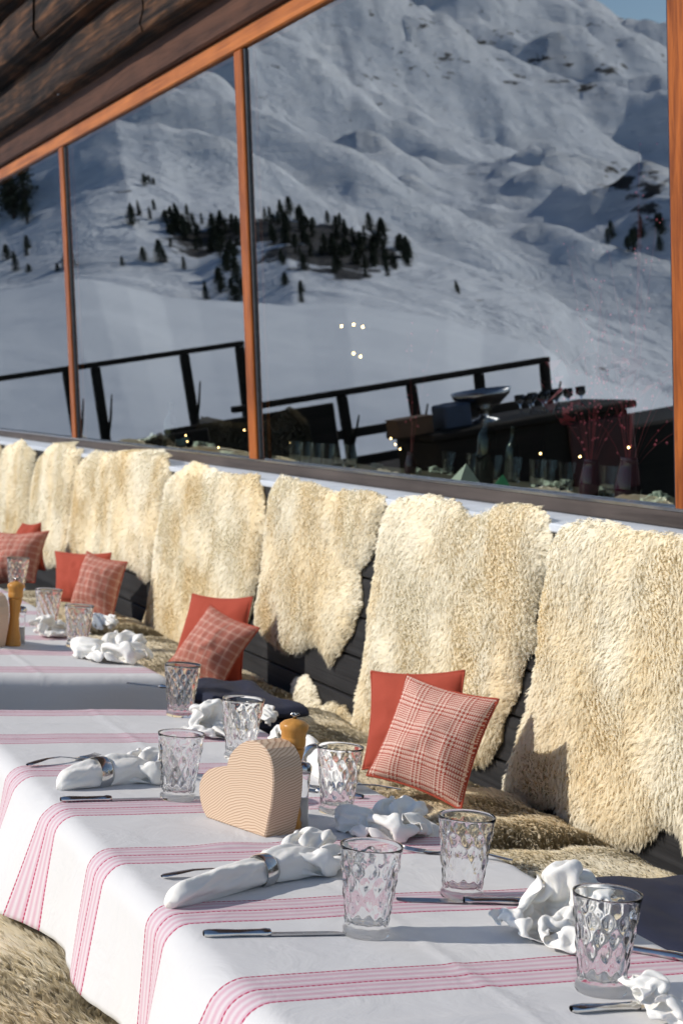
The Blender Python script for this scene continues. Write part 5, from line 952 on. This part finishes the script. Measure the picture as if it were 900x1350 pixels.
def rolled_napkin(p_tip, p_end, ring_t, seed, label, r_tip=.020, r_mid=.022, spread=.07, tailv=3):
    """a linen napkin pulled through a ring: rolled nose, pinched waist, fan of folds behind"""
    a = onz(*p_tip, TZ); b_ = onz(*p_end, TZ); a[2] = b_[2] = TZ + .004; d = b_ - a; L = np.linalg.norm(d); d /= L; s = np.array([-d[1], d[0], 0]); up = np.array([0, 0, 1.0])
    root = empty('napkin', a, label, 'napkin', 'linen napkins on the tables'); nu, nv = 120, 96; G = np.zeros((nu, nv, 3)); ph = np.linspace(0, 2 * math.pi, nv)
    for i in range(nu):
        t = i / (nu - 1); w_ = r_tip + (r_mid - r_tip) * min(1, t / ring_t)
        if t < .07: w_ *= math.sqrt(max(0, 1 - (1 - t / .07) ** 2)) * .65 + .35
        h_ = w_; tt = np.clip((t - ring_t - .03) / (1 - ring_t - .03), 0, 1); pin = math.exp(-((t - ring_t) / .05) ** 2)
        w_ = w_ * (1 - .12 * pin) + spread * .35 * min(1, tt * 2) ** .8 * (1 - tt); h_ = h_ * (1 - .12 * pin) + .012 * math.sin(min(1, tt * 1.15) * math.pi) - .012 * tt
        h_ = max(h_ * (1 - .75 * tt), .004)
        spiral = .0035 * (ridge(ph * .5 + t * 2.2 + seed, t * 5 - np.sin(ph), seed, 3) - .42) * 2 * min(1, t / .12) + .002 * np.sin(2 * ph + t * 5 + seed) + .0022 * np.sin(5 * ph - t * 7 + seed * 2) * (1 if t > .12 else t / .12)
        fan = tt * (.013 * np.abs(np.sin(3.5 * ph + seed + 1.8 * t)) + .010 * (ridge(np.cos(ph) * 1.6 + seed, t * 4 + np.sin(ph) * .6, seed, 2) - .45))
        ww = w_ + spiral; hh = h_ + spiral + fan
        jag = tt ** 3 * .030 * np.sin(2.5 * ph + seed * 1.3)
        c = a + d * (L * t); lift = h_
        z = lift + hh * np.sin(ph); z = np.maximum(z, .001 + .0015 * (np.sin(ph) > -.2))
        G[i] = c + np.outer(ww * np.cos(ph), s) + np.outer(z, up) + np.outer(jag, d)
    NV_ = NAPS[tailv]; ext = np.ptp(NV_, axis=0); tl = L * (1 - ring_t) * 1.02; V = NV_ * np.array([tl / ext[0], spread * 2.5 / ext[1], .058 / ext[2]])
    V[:, 2] -= V[:, 2].min() - .001; q = (V[:, 0] - V[:, 0].min()) / tl; V[:, 1] *= .35 + .65 * np.clip(q * 2.2, 0, 1); V[:, 0] += L * ring_t + tl * .5 + .008
    W = V[:, :1] * d + V[:, 1:2] * s + V[:, 2:] * up; tm = mesh('loose_end', W, gfaces(28, 28), napkin_m, root)
    md = tm.modifiers.new('soft', 'SUBSURF'); md.levels = md.render_levels = 2; md = tm.modifiers.new('hem', 'SOLIDIFY'); md.thickness = .0011
    G[:, -1] = G[:, 0]; G[0] = G[1].mean(0) - d * .004; m = mesh('cloth', (G - a).reshape(-1, 3), gfaces(nu, nv), napkin_m, root)
    # nose cap
    rp = a + d * (L * ring_t) + up * (r_mid * .93); rr = r_mid * 1.16
    ths = np.linspace(0, 2 * math.pi, 49); prof = [(rr, -.015), (rr + .0012, -.010), (rr + .0018, 0), (rr + .0012, .010), (rr, .015), (rr - .0015, .013), (rr - .0012, 0), (rr - .0015, -.013), (rr, -.015)]
    V = [];
    for r, q in prof:
        for th in ths[:-1]: V.append(rp - a + s * r * math.cos(th) + up * r * math.sin(th) + d * q)
    n = 48; Fc = [(i * n + k, i * n + (k + 1) % n, (i + 1) * n + (k + 1) % n, (i + 1) * n + k) for i in range(len(prof) - 1) for k in range(n)]
    rg = mesh('napkin_ring', np.array(V) + a, Fc, silver, loc=a + d * 0); rg.location = tuple(a)
    tag(rg, 'silver ring around ' + label, 'napkin ring', 'silver napkin rings'); return root
rolled_napkin((222, 1203), (450, 1138), .50, 3, 'rolled white napkin pulled through a silver ring left of the front tumblers', r_tip=.019, r_mid=.023, spread=.055)
rolled_napkin((76, 1045), (232, 1026), .33, 5, 'rolled white napkin in a silver ring at the left table edge', r_tip=.017, r_mid=.028, spread=.06)
rolled_napkin((455, 1050), (372, 985), .45, 8, 'white napkin in a silver ring behind the salt shaker', r_tip=.024, r_mid=.028, spread=.03)

def crumple(px, py, wd, dp, H, rot, var, label, zbase=TZ):
    """crumpled linen napkin: one of four settled cloth shapes, fitted to its width, depth and height"""
    c = onz(px, py, zbase); A = NAPS[var]; ext = np.ptp(A, axis=0); V = A * np.array([wd / ext[0], dp / ext[1], H / ext[2]])
    cr, sr = math.cos(rot), math.sin(rot); V = np.stack([V[:, 0] * cr - V[:, 1] * sr, V[:, 0] * sr + V[:, 1] * cr, V[:, 2] - V[:, 2].min() + .001], 1)
    o = mesh('napkin', V, gfaces(28, 28), napkin_m); o.location = (c[0], c[1], zbase + .003)
    md = o.modifiers.new('soft', 'SUBSURF'); md.levels = md.render_levels = 2
    md = o.modifiers.new('hem', 'SOLIDIFY'); md.thickness = .0011
    return tag(o, label, 'napkin', 'linen napkins on the tables')
crumple(512, 1104, .19, .16, .065, 0, 3, 'crumpled white napkin below the checked cushion, beside the tumbler')
crumple(733, 1238, .17, .17, .115, .5, 1, 'tall crumpled white napkin beside the nearest tumbler')
crumple(285, 972, .15, .18, .085, 1.3, 1, 'crumpled white napkin between the tumblers behind the heart')
crumple(345, 958, .08, .12, .055, .3, 2, 'small white napkin fold behind the pepper mill head')
crumple(155, 872, .25, .26, .085, .2, 3, 'crumpled white napkin on the corner of the second table')
crumple(72, 840, .14, .24, .07, 2.2, 1, 'crumpled white napkin between the tumblers of the second table')
crumple(140, 832, .08, .16, .06, .2, 2, 'white napkin bump behind the second table tumbler')
crumple(885, 1350, .15, .13, .065, 2.6, 1, 'white napkin cut by the lower right picture corner')

# ------------------------------------------------------------------ cutlery
def cutlery_frame(p0, p1, z=TZ + .004):
    a = onz(*p0, z); b_ = onz(*p1, z); a[2] = b_[2] = z; d = b_ - a; L = np.linalg.norm(d); d /= L; return a, d, np.array([-d[1], d[0], 0]), L
def knife(p0, p1, label, L=None):
    a, d, s, Lq = cutlery_frame(p0, p1); L = L or Lq; t = empty('table_knife', a, label, 'knife', 'silver table knives', math.atan2(d[1], d[0]))
    hb = B(); st = [(0, .0065, .004), (.006, .0095, .0055), (.02, .0100, .006), (.05, .0078, .005), (.085, .0085, .005), (.092, .0095, .0062), (.10, .0075, .005)]
    G = []; nn = 14
    for x, w_, h_ in st: G.append([(x, w_ * math.cos(q), .0062 + h_ * math.sin(q)) for q in np.linspace(0, 2 * math.pi, nn)])
    hb.grid(np.array(G)); hb.build('handle', silver, t, True)
    xs = np.linspace(.1, L, 16); G = []
    for x in xs:
        f = (x - .1) / (L - .1); w1 = .009 * (1 - max(0, f - .75) ** 2 * 14); G.append([(x, -.008, .0030), (x, -.008, .0055), (x, -.008 + max(.002, w1 + .008), .0035), (x, -.008 + max(.002, w1 + .008), .0030), (x, -.008, .0030)])
    B().grid(np.array(G)).build('blade', steel, t); return t
def fork(p0, p1, label, L=.20):
    a, d, s, Lq = cutlery_frame(p0, p1); t = empty('table_fork', a, label, 'fork', 'silver table forks', math.atan2(d[1], d[0])); G = []
    for x, w_, z in [(0, .004, .006), (.006, .0100, .007), (.03, .0095, .010), (.055, .006, .013), (.09, .0038, .013), (.12, .0036, .0085), (.135, .008, .005), (.15, .0125, .004), (.158, .0125, .0042)]:
        G.append([(x, w_ * math.cos(q), z + .0015 * math.sin(q)) for q in np.linspace(0, 2 * math.pi, 13)])
    B().grid(np.array(G)).build('handle', silver, t, True); bb = B()
    for k in range(4):
        y = -.0096 + k * .0064; bb.tube([(.157, y, .0042), (.175, y, .0045), (.19, y, .006), (.202, y, .009)], [.0018, .0018, .0015, .0006], 6)
    bb.build('tines', silver, t, True); return t
knife((268, 1236), (520, 1231), 'silver knife lying in front of the ringed napkin and tumbler', .215)
fork((213, 1160), (330, 1152), 'silver fork whose handle sticks out behind the ringed napkin')
knife((80, 1058), (245, 1054), 'silver knife in front of the ringed napkin at the left table edge', .215)
fork((36, 1012), (120, 1000), 'silver fork tucked behind the ringed napkin at the left table edge')
knife((478, 1054), (395, 1042), 'silver knife right of the wooden heart near the bench', .15)
fork((528, 1044), (462, 1042), 'silver fork beside the tumbler near the bench', .2)
fork((675, 1138), (548, 1124), 'silver fork behind the tumbler below the checked cushion')
knife((690, 1193), (560, 1190), 'dark silver knife at the foot of the tumbler below the checked cushion', .21)
knife((905, 1268), (838, 1257), 'knife handle on the table edge at the right picture edge', .18)
knife((752, 1336), (905, 1328), 'knife behind the corner napkin at the bottom right', .215)
knife((255, 912), (190, 905), 'knife end beside the second table corner napkin', .2)

# ------------------------------------------------------------------ cushions
def cushion(cpx, P, nrm, mat, label, thick=.055, seed=0, rep=None):
    """cpx: photo corners TL, TR, BR, BL traced onto the plane (P, nrm)"""
    nrm = np.array(nrm, float); nrm /= np.linalg.norm(nrm); q = [onpl(x, y, np.array(P, float), nrm) for x, y in cpx]; c = sum(q) / 4; n = 44
    u, v = np.meshgrid(np.linspace(0, 1, n), np.linspace(0, 1, n), indexing='ij')
    bow = .09; uu = u + (u - .5) * -bow * (1 - (2 * v - 1) ** 2) * 1.0; vv = v + (v - .5) * -bow * (1 - (2 * u - 1) ** 2)
    S = (1 - uu)[..., None] * ((1 - vv)[..., None] * q[0] + vv[..., None] * q[3]) + uu[..., None] * ((1 - vv)[..., None] * q[1] + vv[..., None] * q[2])
    prof = (np.clip(1 - (2 * u - 1) ** 2, 0, 1) ** .55) * (np.clip(1 - (2 * v - 1) ** 2, 0, 1) ** .55)
    wr = (fbm(u * 4 + seed, v * 4, seed, 3) - .45) * .7 + (ridge(u * 3 + seed, v * 2.2, seed + 6, 2) - .4) * .55 - .5 * np.exp(-((u - .5) / .22) ** 2 - (v / .3) ** 2)
    hgt = thick * 1.35 * prof * (1 + wr * .55)
    front = S + nrm * hgt[..., None]; back = S - nrm * (thick * prof)[..., None]
    V = np.concatenate([front.reshape(-1, 3), back.reshape(-1, 3)]); f = gfaces(n, n); f2 = f[:, ::-1] + n * n
    uv = np.stack([u + .03 * (fbm(u * 3, v * 3, seed + 1, 2) - .4), v + .03 * (fbm(u * 3, v * 3, seed + 2, 2) - .4)], -1).reshape(-1, 2); uv = np.concatenate([uv, uv])
    o = mesh('cushion', V, np.concatenate([f, f2]), mat, uv=uv, loc=c); tag(o, label, 'cushion', 'cushions along the wall bench')
    # piped seam round the edge
    bd = np.concatenate([S[:, 0], S[-1, 1:], S[::-1, -1][1:], S[0, ::-1][1:]]) - c
    B().tube(bd, .0035, 8).build('seam', red_cloth, o, True); return o
NR = (-.70, -.62, .36)
P1 = onz(548, 1050, .56)
cushion([(536, 889), (657, 922), (607, 1068), (483, 1022)], P1, NR, glen_m, 'large red and white glen-checked cushion nearest on the bench', .05, 2)
cushion([(489, 885), (612, 884), (612, 1010), (478, 1014)], P1 + np.array([.09, .10, 0]), (-.78, -.55, .3), red_cloth, 'plain red cushion behind the large glen-checked cushion', .04, 3)
P2 = onz(280, 893, .56)
cushion([(277, 797), (342, 828), (292, 908), (218, 878)], P2, NR, window_check_m, 'pink plaid cushion tilted on one corner, middle of the bench', .06, 5)
cushion([(254, 783), (333, 787), (318, 905), (222, 885)], P2 + np.array([.10, .10, 0]), (-.8, -.5, .3), red_cloth, 'plain red cushion behind the tilted plaid cushion', .04, 6)
P3 = onz(120, 812, .56)
cushion([(115, 727), (168, 741), (148, 822), (90, 806)], P3, NR, window_check_m, 'pale plaid cushion leaning beside a red one, third from right', .07, 8)
cushion([(73, 727), (147, 729), (140, 805), (73, 792)], P3 + np.array([.12, .10, 0]), (-.8, -.5, .3), red_cloth, 'plain red cushion left of the pale plaid one', .05, 9)
P4 = onz(25, 768, .56)
cushion([(-6, 702), (65, 700), (46, 768), (-14, 772)], P4, NR, window_check_m, 'faded pink plaid cushion at the left picture edge', .08, 10)
cushion([(30, 690), (54, 689), (60, 752), (0, 750)], P4 + np.array([.12, .10, 0]), (-.8, -.5, .3), red_cloth, 'red cushion peeping over the faded pink one at the left edge', .05, 11)

# ------------------------------------------------------------------ navy blankets
def blanket(x0, x1, y0, y1, z0, h, seed, label):
    root = None; n, m = 60, 70; u, v = np.meshgrid(np.linspace(0, 1, n), np.linspace(0, 1, m), indexing='ij'); bb = B()
    for k in range(3):
        e = (1 - np.abs(2 * u - 1) ** 6) ** .35 * (1 - np.abs(2 * v - 1) ** 10) ** .35; hh = h / 3
        zz = z0 + k * hh + hh * .5 + e * hh * .62 + (fbm(u * 3 + seed + k, v * 3, seed, 3) - .45) * .030 * (k + 1) / 3 * e
        off = .012 * (k - 1)
        xx = x0 + (x1 - x0) * u + off * (1 + np.sin(v * 5 + k)) + .006 * np.sin(v * 9 + seed); yy = y0 + (y1 - y0) * v - off
        zz2 = z0 + k * hh + hh * .5 - e * hh * .45
        bb.grid(np.stack([xx, yy, zz], -1)); bb.grid(np.stack([xx, yy, zz2], -1)[::-1])
    c = ((x0 + x1) / 2, (y0 + y1) / 2, z0); o = bb.build('blanket', navy, None, True, loc=c)
    return tag(o, label, 'blanket', 'folded navy blankets on the bench')
blanket(1.72, 2.10, 2.45, 3.00, .50, .145, 2, 'folded navy wool blanket on the bench at the right edge')
blanket(1.76, 2.02, 5.05, 5.62, .50, .135, 6, 'folded navy blanket between the two tables near the plaid cushion')

# ------------------------------------------------------------------ things inside, seen through the glass
ZI = 1.312
it = empty('indoor_table', (3.35, 6, .35), 'long laid table inside behind the window pane', 'table')
B().box((3.60, 6.9, ZI - .02), (1.72, 9.4, .04), bev=.005).build('tabletop', table_in, it)
for yy in (2.6, 5, 7.5, 10.6):
    B().box((3.6, yy, .822), (.9, .08, .94)).build('leg', room_m, it)
FL = ['left of the three high in the large pane', 'middle of the three high in the large pane', 'right of the three high in the large pane', 'left of the lower pair in the large pane', 'right of the lower pair in the large pane', 'left of the pair in the second pane', 'right of the pair in the second pane', 'middle one in the far left pane', 'right one in the far left pane', 'left one in the far left pane', 'upper one over the small purple vase', 'middle one over the small purple vase', 'lowest over the small purple vase', 'upper one beside the second pane bottle', 'lower one beside the second pane bottle', 'between the bottle and middle mullion', 'right of the two wine bottles', 'above the left purple vase', 'above the right purple vase', 'just left of the middle mullion']
settle(it)
def inplace(px, py, z=ZI): p = onz(px, py, z); return (min(max(p[0], 2.80), 4.3), p[1] * min(max(p[0], 2.80), 4.3) / p[0], z)
def pyramid(px, py, s, h, m, label):
    x, y, z = inplace(px, py); bb = B(); r = random.random()
    P = [(s * math.cos(r + k * 1.5708), s * math.sin(r + k * 1.5708), 0) for k in range(4)] + [(0, 0, h)]
    o = bb.add(P, [(0, 1, 4), (1, 2, 4), (2, 3, 4), (3, 0, 4), (3, 2, 1, 0)]).build('folded_napkin', m); o.location = (x, y, z); return tag(o, label, 'napkin', 'folded paper napkins on the indoor table')
pyramid(612, 641, .085, .10, pale_paper, 'pale pyramid napkin inside beside the green one'); pyramid(661, 645, .06, .065, green_paper, 'small bright green pyramid napkin inside the window')
nm_ = []
for A in NAPS:
    V = A - [0, 0, A[:, 2].min()]; me_ = mesh('indoor_napkin', V, gfaces(28, 28), pale_paper); nm_.append(me_)
for k, (px, py, s, h, lab) in enumerate([(545, 624, .55, .6, 'beside the small purple vase'), (575, 624, .6, .5, 'left of the pale pyramid'), (640, 627, .5, .7, 'behind the green pyramid'), (730, 642, .7, .6, 'left of the purple vases'), (785, 654, .6, .5, 'between the purple vases'), (862, 664, .6, .6, 'against the right mullion'), (495, 617, .5, .6, 'left of the small purple vase'),
        (270, 592, .9, .8, 'largest in the second pane'), (240, 588, .8, .7, 'left of the largest in the second pane'), (196, 582, .8, .7, 'beside the bottle in the second pane'), (302, 602, .6, .6, 'beside the middle mullion')]):
    o = nm_[k] if k < 4 else nm_[k % 4].copy()
    if k >= 4: COL.objects.link(o)
    o.location = inplace(px, py); o.scale = (s, s, s * h); o.rotation_euler[2] = k * 1.3; tag(o, 'pale crumpled napkin indoors, ' + lab, 'napkin', 'crumpled napkins on the indoor table')
gm = bpy.data.meshes.new('indoor_tumbler')
_b = B().lathe([(.030, 0), (.031, .01), (.033, .05), (.042, .13), (.040, .13), (.031, .05), (.028, .012), (.002, .012)], 20, cap=False); gm.from_pydata([tuple(v) for v in np.concatenate(_b.v)], [], _b.f); gm.materials.append(tumbler_m)
for k, (px, py) in enumerate([(388, 611), (402, 613), (416, 615), (430, 617), (446, 614), (462, 616), (590, 622), (622, 628), (650, 632), (676, 636), (706, 642), (722, 638), (745, 646), (800, 654)]):
    o = bpy.data.objects.new('indoor_tumbler', gm); COL.objects.link(o); o.location = inplace(px, py); tag(o, 'clear tumbler on the indoor table, ' + ['first', 'second', 'third', 'fourth', 'fifth', 'sixth', 'seventh', 'eighth', 'ninth', 'tenth', 'eleventh', 'twelfth', 'thirteenth', 'fourteenth'][k] + ' from the middle mullion', 'glass', 'tumblers on the indoor table')
for (px, py, s, lab) in [(637, 640, 1.15, 'dark wine bottle standing inside the window beside the pale pyramid napkin'), (672, 632, .92, 'shorter dark bottle inside the window right of the tall one'), (222, 600, 1.0, 'dark bottle inside the second window pane')]:
    o = B().lathe([(.036, 0), (.038, .004), (.038, .18), (.034, .205), (.016, .24), (.0145, .30), (.0165, .302), (.0165, .312), (.014, .315)], 28).build('wine_bottle', bottle_m, None, True); o.location = inplace(px, py); o.scale = (s, s, s); tag(o, lab, 'bottle', 'wine bottles inside the window')
def vase(px, py, s, seed, label, nb=16):
    x, y, z = inplace(px, py); t = empty('flower_vase', (x, y, z), label, 'vase', 'purple vases of blossom inside the window')
    B().lathe([(.045 * s, 0), (.055 * s, .01), (.060 * s, .08 * s), (.048 * s, .16 * s), (.040 * s, .20 * s), (.046 * s, .215 * s), (.040 * s, .215 * s), (.036 * s, .2 * s), (.002, .03)], 24, cap=False).build('vase', purple_m, t, True)
    r = np.random.default_rng(seed); st = B(); bl = B(); tw = B()
    for k in range(nb):
        a = r.random() * 6.28; h = (.25 + 1.25 * r.random() ** 1.5) * s; sp_ = r.uniform(.03, .42) * s; pts = [(0, 0, .12 * s), (math.cos(a) * sp_ * .25, math.sin(a) * sp_ * .25, h * .5 + .1), (math.cos(a) * sp_, math.sin(a) * sp_, h + .12)]
        P = smooth_path(pts, 8); st.tube(P, .0011, 4)
        for _ in range(7):
            q = P[r.integers(3, 8)] + r.normal(size=3) * .022; s_ = r.uniform(.003, .007)
            bl.add([q + s_ * np.array(v) for v in ((1, 0, 0), (-1, 0, 0), (0, 1, 0), (0, -1, 0), (0, 0, 1), (0, 0, -1))], [(0, 2, 4), (2, 1, 4), (1, 3, 4), (3, 0, 4), (2, 0, 5), (1, 2, 5), (3, 1, 5), (0, 3, 5)])
        if h < .55 * s:
            q = P[-1]
            for _ in range(6):
                e = q + r.normal(size=3) * .03; f_ = e + r.normal(size=3) * .028; g_ = e + r.normal(size=3) * .028; tw.add([e, f_, g_], [(0, 1, 2)])
    st.build('stems', wine_m, t); o = bl.build('blossom', pink_m, t); o['kind'] = 'stuff'; 
    if tw.v: o = tw.build('petals', wine_m, t); o['kind'] = 'stuff'
    return t
vase(775, 655, .72, 3, 'purple vase with sprays of tiny pink blossom inside the right pane'); vase(825, 668, .82, 4, 'larger purple vase with pink blossom next to the right mullion', 20)
vase(540, 625, .55, 5, 'small purple vase with amber lights inside the middle pane', 3)
for kf, (px, py, z) in enumerate([(450, 430, 2.2), (466, 428, 2.2), (478, 431, 2.2), (466, 466, 2.05), (475, 470, 2.05), (170, 437, 2.3), (177, 434, 2.3), (50, 437, 2.3), (56, 440, 2.3), (20, 428, 2.3), (515, 578, 1.42), (521, 586, 1.40), (527, 592, 1.36), (245, 574, 1.42), (247, 582, 1.40), (288, 590, 1.38), (712, 598, 1.45), (764, 602, 1.42), (828, 590, 1.5), (322, 567, 1.5)]):
    x_in = {True: 4.6, False: 3.25}[z > 2]; p = onx(px, py, x_in)
    o = B().lathe([(.003, -.009), (.008, -.004), (.008, .004), (.003, .009)], 10).build('fairy_light', bulb_m, None, True); o.location = tuple(p); s = 1.0 if x_in > 4 else .5; o.scale = (s, s, s)
    tag(o, 'tiny warm light behind the glass, ' + FL[kf], 'light', 'fairy lights inside the window')

# ------------------------------------------------------------------ terrace behind, seen in the reflection
def railing(x0, x1, y, z, zf, label, posts, low=True, th=.09):
    t = empty('railing', ((x0 + x1) / 2, y, zf), label, 'railing', 'timber railings round the terrace'); ox = t.location.x
    B().bar((x0 - ox, 0, z - zf), (x1 - ox, 0, z - zf), .10, .06, bev=.01).build('handrail', dark_wood, t)
    if low:
        for zz in (.36, .62): B().bar((x0 - ox, 0, zz * (z - zf)), (x1 - ox, 0, zz * (z - zf)), .05, .09, bev=.01).build('crossbar', dark_wood, t)
    for k, px in enumerate(posts):
        B().bar((px - ox + random.uniform(-.05, .05), 0, -.02), (px - ox, 0, z - zf - .032), th, th, up=(0, 1, 0), bev=.012).build('post', dark_wood, t)
        B().tube([(px - ox, -.05, (z - zf) * .45), (px - ox - .07, -.07, (z - zf) * .62), (px - ox - .12, -.08, (z - zf) * .78)], [.02, .015, .008], 6).build('branch_hook', dark_wood, t)
    return t
zr = lambda pts, Y: (refl_y(*pts[0], Y), refl_y(*pts[1], Y))
a1, a2 = zr([(345, 536), (725, 472)], 15.5)
ps = [refl_y(px, 520, 15.5)[0] for px in (450, 543, 634, 722)]
railing(a1[0] + .3, ps[-1] - .05, 15.5, (a1[2] + a2[2]) / 2, 0, 'dark rough-timber railing across the terrace end, reflected in the large pane', ps)
a1, a2 = zr([(0, 500), (325, 451)], 19.0)
ps = [refl_y(px, 500, 19.0)[0] for px in (-40, 90, 128, 247, 322)]
railing(a1[0] + .8, ps[-1] - .05, 19.0, (a1[2] + a2[2]) / 2, -.02, 'higher dark railing reflected in the second window pane', ps, False, .10)
# serving counter reflected in the big pane
ct = empty('serving_counter', (-.4, 10.3, 0), 'dark outdoor serving counter reflected in the large pane', 'counter')
B().box((.03, .15, 1.03), (1.55, .75, .05), bev=.01).build('countertop', dark_wood, ct)
B().box((.03, .15, .50), (1.45, .65, 1.0), bev=.01).build('cabinet', dark_wood, ct)
B().box((-.45, -.21, .72), (.5, .03, .5), bev=.01).build('red_door', dark_red, ct)
B().box((-.95, .6, .42), (.9, .9, .84), bev=.02).build('side_cabinet', dark_wood, ct)
bw = empty('silver_bowl', (-.12, 10.35, 1.057), 'footed silver punch bowl on the serving counter', 'bowl')
B().lathe([(.10, 0), (.10, .012), (.03, .03), (.03, .07), (.12, .11), (.19, .17), (.205, .21), (.195, .21), (.18, .17), (.10, .12), (.002, .10)], 30, cap=False).build('bowl', steel, bw, True)
for k in range(9):
    o = B().lathe([(.035, 0), (.036, .004), (.006, .01), (.006, .06), (.033, .085), (.036, .13), (.034, .13), (.03, .085), (.002, .07)], 16, cap=False).build('wine_glass', tumbler_m, None, True)
    o.location = (-.45 - .1 * (k % 5), 10.3 + .14 * (k // 5), 1.056); tag(o, 'stemmed glass on the counter, ' + ['first', 'second', 'third', 'fourth', 'fifth'][k % 5] + ' from the silver bowl in the ' + ['front', 'back'][k // 5] + ' row', 'glass', 'stemmed glasses on the serving counter')
o = B().box((0, 0, .08), (.2, .2, .16), bev=.012).lathe([(.085, .161), (.075, .165), (.07, .15)], 20).build('ice_bucket', blue_plastic, None); o.location = (.14, 10.3, 1.056); tag(o, 'square blue ice box on the serving counter', 'box')
o = B().box((0, 0, .055), (.26, .18, .11), bev=.006).box((0, 0, .113), (.27, .19, .006)).build('cutlery_box', brown_card, None); o.location = (.45, 10.3, 1.056); tag(o, 'brown lidded box at the end of the serving counter', 'box')
# distant terrace tables and sheepskin benches
def far_set(x, y, label, label2, seed, w_=1.6):
    t = empty('terrace_bench', (x, y, 0), label, 'bench', 'dark benches at the terrace end')
    B().box((0, 0, .45), (w_, .45, .06), bev=.01).build('seat', dark_wood, t); B().box((0, .26, .75), (w_, .05, .62), bev=.01).build('backrest', dark_wood, t)
    for sx in (-1, 1): B().box((sx * (w_ / 2 - .1), 0, .21), (.07, .42, .42)).build('leg', dark_wood, t)
    r = np.random.default_rng(seed); hx = w_ * .36
    poly = [(-hx, .30), (-hx * .9, .95), (-hx * .65, 1.10), (-hx * .2, 1.0), (hx * .3, 1.03), (hx * .8, 1.14), (hx, .95), (hx * .9, .4), (hx * .3, .28)]
    o = fleece('bench_sheepskin', poly, ((x, y + .225, 0), (1, 0, 0), (0, 0, 1), (0, -1, 0)), wool_far, seed, .014, .05, .04, .5); tag(o, label2, 'sheepskin', 'sheepskins on the far terrace benches')
far_set(1.5, 13.6, 'dark bench at the terrace end before the first reflected skin', 'greyish sheepskin reflected in the narrow left pane', 301)
far_set(.1, 14.2, 'dark bench at the terrace end beside the serving counter', 'greyish sheepskin on the bench beside the reflected railing', 305)
for (x, y, lab) in [(-1.9, 11.4, 'bare dark table reflected beside the right mullion'), (.9, 12.2, 'bare dark table reflected between the benches')]:
    t = empty('terrace_table', (x, y, 0), lab, 'table', 'bare tables at the terrace end'); B().box((0, 0, .76), (1.3, .8, .05), bev=.01).build('tabletop', dark_wood, t)
    for sx in (-1, 1):
        for sy in (-1, 1): B().box((sx * .55, sy * .3, .365), (.07, .07, .73)).build('leg', dark_wood, t)
